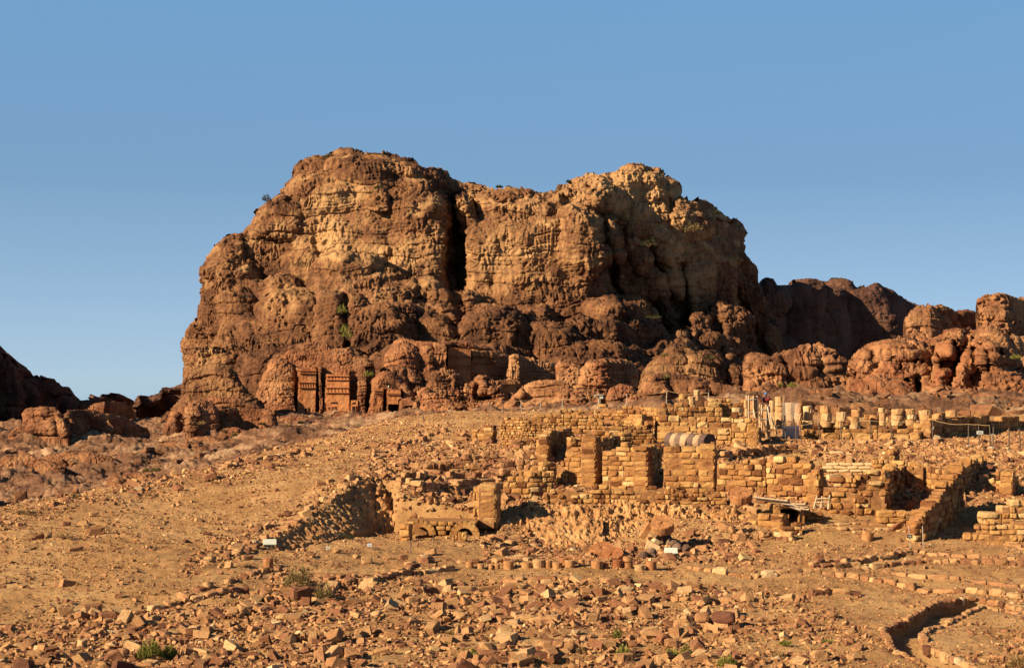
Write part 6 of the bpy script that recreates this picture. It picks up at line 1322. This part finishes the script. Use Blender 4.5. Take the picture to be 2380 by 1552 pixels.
# planks, pallet, sandbags
pl = P(1806, 1172, 107); t = empty('board_walk', pl, label='loose weathered boards laid over the dark cellar opening', cat='boards')
for i, (x0, y0, x1, y1, w_) in enumerate([(1750,1155,1830,1164,.12),(1758,1160,1838,1168,.12),(1800,1163,1862,1185,.16),(1808,1162,1870,1184,.14),(1830,1170,1872,1172,.1),(1835,1176,1878,1178,.1),(1842,1182,1880,1184,.1)]):
    def f(acc, x0=x0, y0=y0, x1=x1, y1=y1, w_=w_, i=i): rod(acc, P(x0, y0, 106.2 + .12 * i) - pl, P(x1, y1, 105.2 + .12 * i) - pl, w_ * .6, 4)
    one('plank', f, mat_plain('grey_plank', (.30, .22, .145), .85, 0, .3) if i == 0 else bpy.data.materials['grey_plank'], t)
one('prop', lambda acc: rod(acc, P(1812, 1166, 105.6) - pl, P(1810, 1184, 105.6) - pl, .06), DARKW, t)
pp = P(1910, 1183, 106); t = empty('wooden_pallet', pp, label='small wooden ladder-like pallet leaning on the wall', cat='pallet')
for (x0, y0, x1, y1) in [(1899,1152,1892,1181),(1911,1153,1909,1180),(1929,1151,1925,1183)]: one('rail', lambda acc: rod(acc, P(x0, y0, 106.6) - pp, P(x1, y1, 105.9) - pp, .06, 4), WOOD, t)
for (x0, y0, x1, y1) in [(1897,1159,1928,1157),(1895,1167,1927,1166),(1893,1175,1926,1175)]: one('slat', lambda acc: rod(acc, P(x0, y0, 106.2) - pp, P(x1, y1, 106.2) - pp, .05, 4), WOOD, t)
SACK = mat_plain('sand_coloured_sacking', (.50, .34, .18), .9, 0, .2, 3.0)
def sack_template():
    n, k = 14, 10; v = []; f = []
    for j in range(k + 1):
        a = -math.pi / 2 + math.pi * j / k; x = math.copysign(abs(math.sin(a)) ** .6, math.sin(a)); rr = abs(math.cos(a)) ** .45
        for i in range(n): b = 2 * math.pi * i / n; cy, cz_ = math.cos(b), math.sin(b); v.append((x, rr * math.copysign(abs(cy) ** .8, cy), rr * math.copysign(abs(cz_) ** .8, cz_) * (1 - .12 * math.cos(3 * b))))
    for j in range(k):
        for i in range(n): f.append([j * n + i, j * n + (i + 1) % n, (j + 1) * n + (i + 1) % n, (j + 1) * n + i][::-1])
    return np.array(v), f
SK = sack_template(); sk_me = None
acc = Acc(); acc.add(SK[0] * np.array([.5, .24, .125]), SK[1], .5); sk_me = acc.mesh('sandbag', True); sk_me.materials.append(SACK)
rk = np.random.default_rng(3)
for row, (y, d, x0, x1) in enumerate([(1094,122.8,1922,2046),(1086.5,123.0,1912,2040),(1079,123.4,1920,2036)]):
    x = x0; i = 0
    while x < x1:
        o = bpy.data.objects.new('sandbag', sk_me); COL.objects.link(o); w_ = rk.uniform(26, 33); o.location = [float(v) for v in P(x + w_ / 2, y, d)]; o.scale = (w_ / 2 * d / F / .5, 1, rk.uniform(.95, 1.15)); o.rotation_euler = (0, rk.normal(0, .04), rk.normal(0, .05))
        tag(o, '%s sandbag from the left in the %s course of the sandbag wall' % (ORD[i], ['bottom', 'middle', 'top'][row]), 'sandbag', 'sandbags stacked under the earth mound'); x += w_ * .97; i += 1
for (x, y, d, a, lab) in [(2072,1042,135,-.15,'large sandbag lying at the top of the gully'),(2062,1056,132,.9,'sandbag lying down the gully edge'),(2058,1068,129,1.1,'lowest sandbag in the gully'),(1945,1052,133,.1,'half buried sandbag on the yellowish mound')]:
    o = bpy.data.objects.new('sandbag', sk_me); COL.objects.link(o); o.location = [float(v) for v in P(x, y, d)]; o.scale = (1.2, 1.1, 1.2); o.rotation_euler = (0, a * .3, a); tag(o, lab, 'sandbag')
# ------------------------------------------------------------------ shrubs
def mat_leaf(name, a, b_):
    m, nt, b = nodes(name); n = tex(nt, 6.0, coords(nt), 3); nt.links.new(ramp(nt, n, [(0.35, a), (0.65, b_)]).outputs[0], b.inputs['Base Color']); return m
LEAF = {'green': mat_leaf('green_scrub', (.10, .105, .018), (.20, .185, .04)), 'olive': mat_leaf('olive_scrub', (.10, .078, .026), (.20, .145, .055)), 'straw': mat_leaf('dry_straw_scrub', (.16, .095, .035), (.27, .17, .07)), 'dark': mat_leaf('dark_scrub', (.022, .024, .009), (.05, .048, .018))}
def bush(px, py, w, h, label, kind, n=500, d=None, blade=None, seed=0, cat='shrub', name='shrub', group=None):
    base = gpt(px, py)[0] if d is None else P(px, py, d); m = base[1] / F; W = w * m / 2; Hh = h * m; r = np.random.default_rng(int(px * 3 + py) + seed)
    o = empty(name, base, label=label, cat=cat, group=group)
    L = blade or max(.035, 1.3 * m)
    th = r.uniform(0, 2 * np.pi, n); el = r.uniform(0, 1, n) ** .7; rad = W * np.sqrt(r.uniform(0.05, 1, n)); 
    top = Hh * (1 - .55 * (rad / W) ** 2) * r.uniform(.35, 1.0, n) * (1 + .25 * np.sin(3 * th + px))
    c = np.stack([rad * np.cos(th), rad * np.sin(th), top], 1) + r.normal(0, .03, (n, 3)) * W
    up = c / (np.linalg.norm(c, axis=1)[:, None] + 1e-6) + r.normal(0, .35, (n, 3)) + [0, 0, .6]; up /= np.linalg.norm(up, axis=1)[:, None]
    sd_ = np.cross(up, r.normal(0, 1, (n, 3))); sd_ /= np.linalg.norm(sd_, axis=1)[:, None]
    l = L * r.uniform(1.5, 4.5, n)[:, None]; wv = L * r.uniform(.25, .6, n)[:, None]
    V = np.stack([c - up * l * .6, c + sd_ * wv, c + up * l * .6, c - sd_ * wv], 1).reshape(-1, 3)
    me = mesh_np('foliage', V, np.arange(4 * n), np.arange(n) * 4, np.full(n, 4)); link('foliage', me, LEAF[kind], o)
    acc = Acc()
    for k in range(9): e = np.array([W * .6 * math.cos(k * .7), W * .6 * math.sin(k * .7), Hh * .6]); rod(acc, [0, 0, -.05], e * r.uniform(.6, 1), max(.008, .25 * L), 4)
    link('stems', acc.mesh('stems'), DARKW, o); return o
for q in [(692,1368,64,50,'larger dry olive-brown shrub on its straw base in the left middle ground','olive',1500),(753,1392,50,44,'smaller round dry shrub just right of the larger one','olive',1100),(350,1541,60,46,'bright green bush at the lower left','green',1500),(395,1535,36,32,'green bush right beside the bright one at the lower left','green',900),
    (1435,1490,22,24,'small olive tuft in the lower centre','green',350),(1448,1526,36,30,'yellow-green tuft above the bottom edge near the fallen column piece','green',600),(1562,1526,40,22,'green tuft in front of the rounded grey-brown block','green',600),(1594,1522,26,26,'green tuft at the right of the rounded grey-brown block','green',400),(1690,1552,46,26,'wide green tuft at the bottom edge right of centre','green',600),(1088,1522,46,18,'low green tuft left of the double-course wall','green',500),
    (1060,1470,18,14,'small dry tuft by the upright orange stone','straw',200),(1100,1530,36,12,'low yellowish tuft along the low wall','straw',250),(1052,1468,30,12,'faint grass between the rubble of the lower centre','straw',200),(1035,1490,40,10,'short green grass patch in the lower centre','green',250),(1825,1500,30,12,'flat green tuft in the right foreground','green',250),(1925,1488,28,8,'tiny green tuft on the right slope','green',120),(2370,1552,60,34,'brown dry bush at the bottom right corner','straw',800),
    (1810,1530,30,18,'dry grass tuft left of the orange block stack','straw',200),(150,1255,44,14,'orange dry grass patch below the lone prism','straw',300),(178,1160,22,16,'dark green tuft on the left crest','dark',200),(60,1195,44,12,'low olive tuft at the left end of the crest','dark',250),(1240,1540,34,14,'dry grass left of the bright red stone','straw',200),(1350,1520,24,14,'dry tuft in the bottom centre','straw',160),(565,1298,18,8,'tiny tuft by the dry-stone line','straw',90),(805,1255,34,14,'dark low bush in the shaded pit','dark',260),(1750,1215,14,8,'tiny bright tuft on the ledge','green',80),
    (1260,1136,22,10,'dry grass before the stepped pier','straw',150),(640,1312,14,10,'small tuft beside the lone red drum','straw',80)]:
    bush(*q[:6], n=q[6])
for q in [(578,560,30,20,'round dark bush on the left shoulder of the mountain',868,'dark'),(766,370,34,12,'dark bush on the left summit',905,'dark'),(1160,437,16,6,'tiny bush on the saddle skyline, left one',905,'dark'),(1182,438,12,6,'tiny bush on the saddle skyline, right one',905,'dark'),(1322,425,12,6,'tiny bush at the foot of the right summit domes',900,'dark'),(705,622,54,18,'dark bushes on the ledge left of the brown dome',838,'dark'),(640,700,22,8,'small green bush on the left cliff ledge',838,'olive'),
    (1508,575,40,22,'dark bush in the gully of the right summit',868,'dark'),(1450,512,30,12,'dark bush below the summit domes',870,'dark'),(1612,540,44,24,'pale dry bush on the right shoulder',866,'olive'),(1668,498,14,7,'tiny bush on the right skyline',884,'dark'),(795,730,24,22,'green bush high in the dark gully',772,'green'),(800,775,20,22,'green bush in the middle of the dark gully',768,'green'),(806,790,26,30,'green bush low in the dark gully',760,'green'),(690,490,14,22,'bush on the left upper face',864,'dark'),(620,470,22,18,'bush near the left skyline notch',872,'dark'),(880,440,20,10,'bush under the summit overhang',855,'dark'),
    (1520,740,40,8,'green strip of scrub on the lower right ledge',800,'dark'),(856,876,26,14,'dark green bush right of the tall tombs',590,'green'),(700,985,16,7,'olive tuft in front of the tall tombs',470,'dark'),(610,988,18,7,'olive tuft on the flats left of the tombs',470,'dark'),(668,992,14,6,'olive tuft on the far flats',440,'straw'),(802,1016,18,7,'olive tuft behind the crest',330,'dark'),(340,1098,18,12,'round olive bush on the far flats, left of two',262,'olive'),(362,1096,20,14,'round green bush on the far flats, right of two',262,'olive'),(375,1130,34,10,'low green bush beyond the left crest',170,'olive'),(468,988,20,9,'orange dry bush before the left reddish block',428,'straw'),(522,1005,16,9,'ochre bush before the right reddish block',412,'straw'),(545,1014,14,8,'small olive bush right of the ochre one',402,'olive'),
    (2360,835,26,12,'yellow-green bush on the red rock at the right edge',282,'green'),(1842,900,24,10,'green tuft on the dark boulders right of the riders',322,'green'),(1815,898,14,7,'small green tuft on the dark boulders',322,'green'),(1550,880,18,10,'dry bush on the slope behind the ruin',470,'olive'),(1650,835,30,9,'dark bush on the hump behind the temple',590,'dark'),(1545,830,18,12,'pale bush on the hump behind the temple',592,'olive')]:
    bush(*q[:5], q[6], n=220, d=q[5])

# ------------------------------------------------------------------ rider and mount
def skin(name, joints, edges, radii, mat, parent, sub=1):
    me = bpy.data.meshes.new(name); me.from_pydata([tuple(j) for j in joints], edges, []); ob = bpy.data.objects.new(name, me); COL.objects.link(ob)
    md = ob.modifiers.new('skin', 'SKIN'); md.use_smooth_shade = True
    for i, r in enumerate(radii):
        v = me.skin_vertices[0].data[i]; v.radius = (r, r) if not isinstance(r, tuple) else r; v.use_root = (i == 0)
    s = ob.modifiers.new('sub', 'SUBSURF'); s.levels = sub; s.render_levels = sub
    dg = bpy.context.evaluated_depsgraph_get(); dg.update(); me2 = bpy.data.meshes.new_from_object(ob.evaluated_get(dg)); me2.name = name
    ob.modifiers.clear(); ob.data = me2; me2.materials.clear(); me2.materials.append(mat); ob.parent = parent; return ob
HIDE = mat_plain('dark_bay_coat', (.075, .022, .012), .7); SKINM = mat_plain('tanned_skin', (.22, .11, .065), .6); BLUE = mat_plain('blue_shirt', (.03, .16, .36), .8); DARKC = mat_plain('dark_trousers', (.025, .022, .03), .8); HAIR = mat_plain('dark_hair', (.012, .01, .008), .8); REDC = mat_plain('dark_red_saddle_cloth', (.20, .03, .03), .8)
dM = 176.0; gx = (1782 - CX) / F * dM; gzv = gz(gx, dM); back_z = -(924 - HY) / F * dM; legh = max(1.2, back_z - gzv)
mt_ = empty('horse', (gx, dM, back_z - legh), label='dark brown horse walking left behind the scaffolded columns', cat='horse')
H_ = legh
J = [(0,0,H_-.28),(-.45,0,H_-.26),(.45,0,H_-.24),(.72,0,H_-.30),(-.72,0,H_-.12),(-.98,0,H_+.18),(-1.12,0,H_+.28),(-1.38,0,H_+.05),
     (-.52,.14,H_-.62),(-.56,.15,H_*.36),(-.54,.15,.08),(-.52,-.14,H_-.62),(-.46,-.15,H_*.36),(-.58,-.15,.08),(.66,.15,H_-.66),(.80,.15,H_*.36),(.72,.15,.08),(.60,-.15,H_-.66),(.66,-.15,H_*.36),(.54,-.15,.08),(.92,0,H_-.5),(.98,0,H_-.95),
     (-1.08,.06,H_+.42),(-1.08,-.06,H_+.42),(-.62,.15,.0),(-.66,-.15,.0),(.64,.15,.0),(.46,-.15,.0)]
E = [(0,1),(0,2),(2,3),(1,4),(4,5),(5,6),(6,7),(1,8),(8,9),(9,10),(1,11),(11,12),(12,13),(3,14),(14,15),(15,16),(3,17),(17,18),(18,19),(3,20),(20,21),(6,22),(6,23),(10,24),(13,25),(16,26),(19,27)]
Rr = [.28,.27,.26,.24,.20,.13,.11,.065,.11,.06,.04,.11,.06,.04,.14,.06,.04,.14,.06,.04,.04,.03,.03,.03,.05,.05,.05,.05]
skin('body', J, E, Rr, HIDE, mt_)
skin('mane', [(-.62,0,H_+.06),(-.82,0,H_+.22),(-1.0,0,H_+.38)], [(0,1),(1,2)], [.07,.06,.05], HAIR, mt_)
boxes('saddle_cloth', [((.0, 0, H_ - .16), [.34, .30, .17], 0, .5)], REDC, mt_, tmpl=BOXR)
pr = empty('person', (gx - .12, dM, back_z - .02), label='rider in a blue shirt and dark trousers sitting on the dark horse', cat='person')
PJ = [(0,0,.10),(0,0,.32),(0,0,.52),(-.01,0,.62),(-.03,0,.70),(-.05,0,.80),(-.06,0,.88),(0,.19,.53),(-.08,.27,.30),(-.28,.20,.20),(0,-.19,.53),(-.08,-.27,.30),(-.28,-.20,.20),(-.10,.20,.02),(-.42,.33,-.10),(-.36,.34,-.50),(-.50,.34,-.56),(-.10,-.20,.02),(-.42,-.33,-.10),(-.36,-.34,-.50),(-.50,-.34,-.56)]
PE = [(0,1),(1,2),(2,3),(3,4),(4,5),(5,6),(2,7),(7,8),(8,9),(2,10),(10,11),(11,12),(0,13),(13,14),(14,15),(15,16),(0,17),(17,18),(18,19),(19,20)]
PR = [.15,.15,.16,.06,.06,.10,.08,.07,.05,.035,.07,.05,.035,.11,.08,.05,.04,.11,.08,.05,.04]
skin('body', PJ, PE, PR, SKINM, pr)
skin('shirt', [(0,0,.06),(0,0,.32),(0,0,.54),(0,.20,.54),(-.05,.26,.38),(0,-.20,.54),(-.05,-.26,.38)], [(0,1),(1,2),(2,3),(3,4),(2,5),(5,6)], [.17,.17,.17,.09,.07,.09,.07], BLUE, pr)
skin('trousers', [(0,0,.04),(-.12,.21,.02),(-.43,.34,-.09),(-.37,.35,-.42),(-.12,-.21,.02),(-.43,-.34,-.09),(-.37,-.35,-.42)], [(0,1),(1,2),(2,3),(0,4),(4,5),(5,6)], [.16,.125,.095,.07,.125,.095,.07], DARKC, pr)
skin('hair', [(-.03,0,.86),(-.04,0,.93),(.03,0,.82)], [(0,1),(0,2)], [.10,.075,.07], HAIR, pr)
for sy in (.2, -.2):                                       # hands on the reins: palm, four bent fingers and a thumb
    hj = [(-.28, sy, .20), (-.35, sy, .18)]; he = [(0, 1)]; hr = [.03, .028]
    for k in range(4): b0 = len(hj); oy = sy + (k - 1.5) * .018; hj += [(-.39, oy, .175), (-.41 + .004 * k, oy, .145), (-.385, oy, .125)]; he += [(1, b0), (b0, b0 + 1), (b0 + 1, b0 + 2)]; hr += [.010, .009, .008]
    b0 = len(hj); hj += [(-.33, sy * .82, .195), (-.37, sy * .80, .19)]; he += [(0, b0), (b0, b0 + 1)]; hr += [.011, .009]
    skin('hand', hj, he, hr, SKINM, pr, 1)
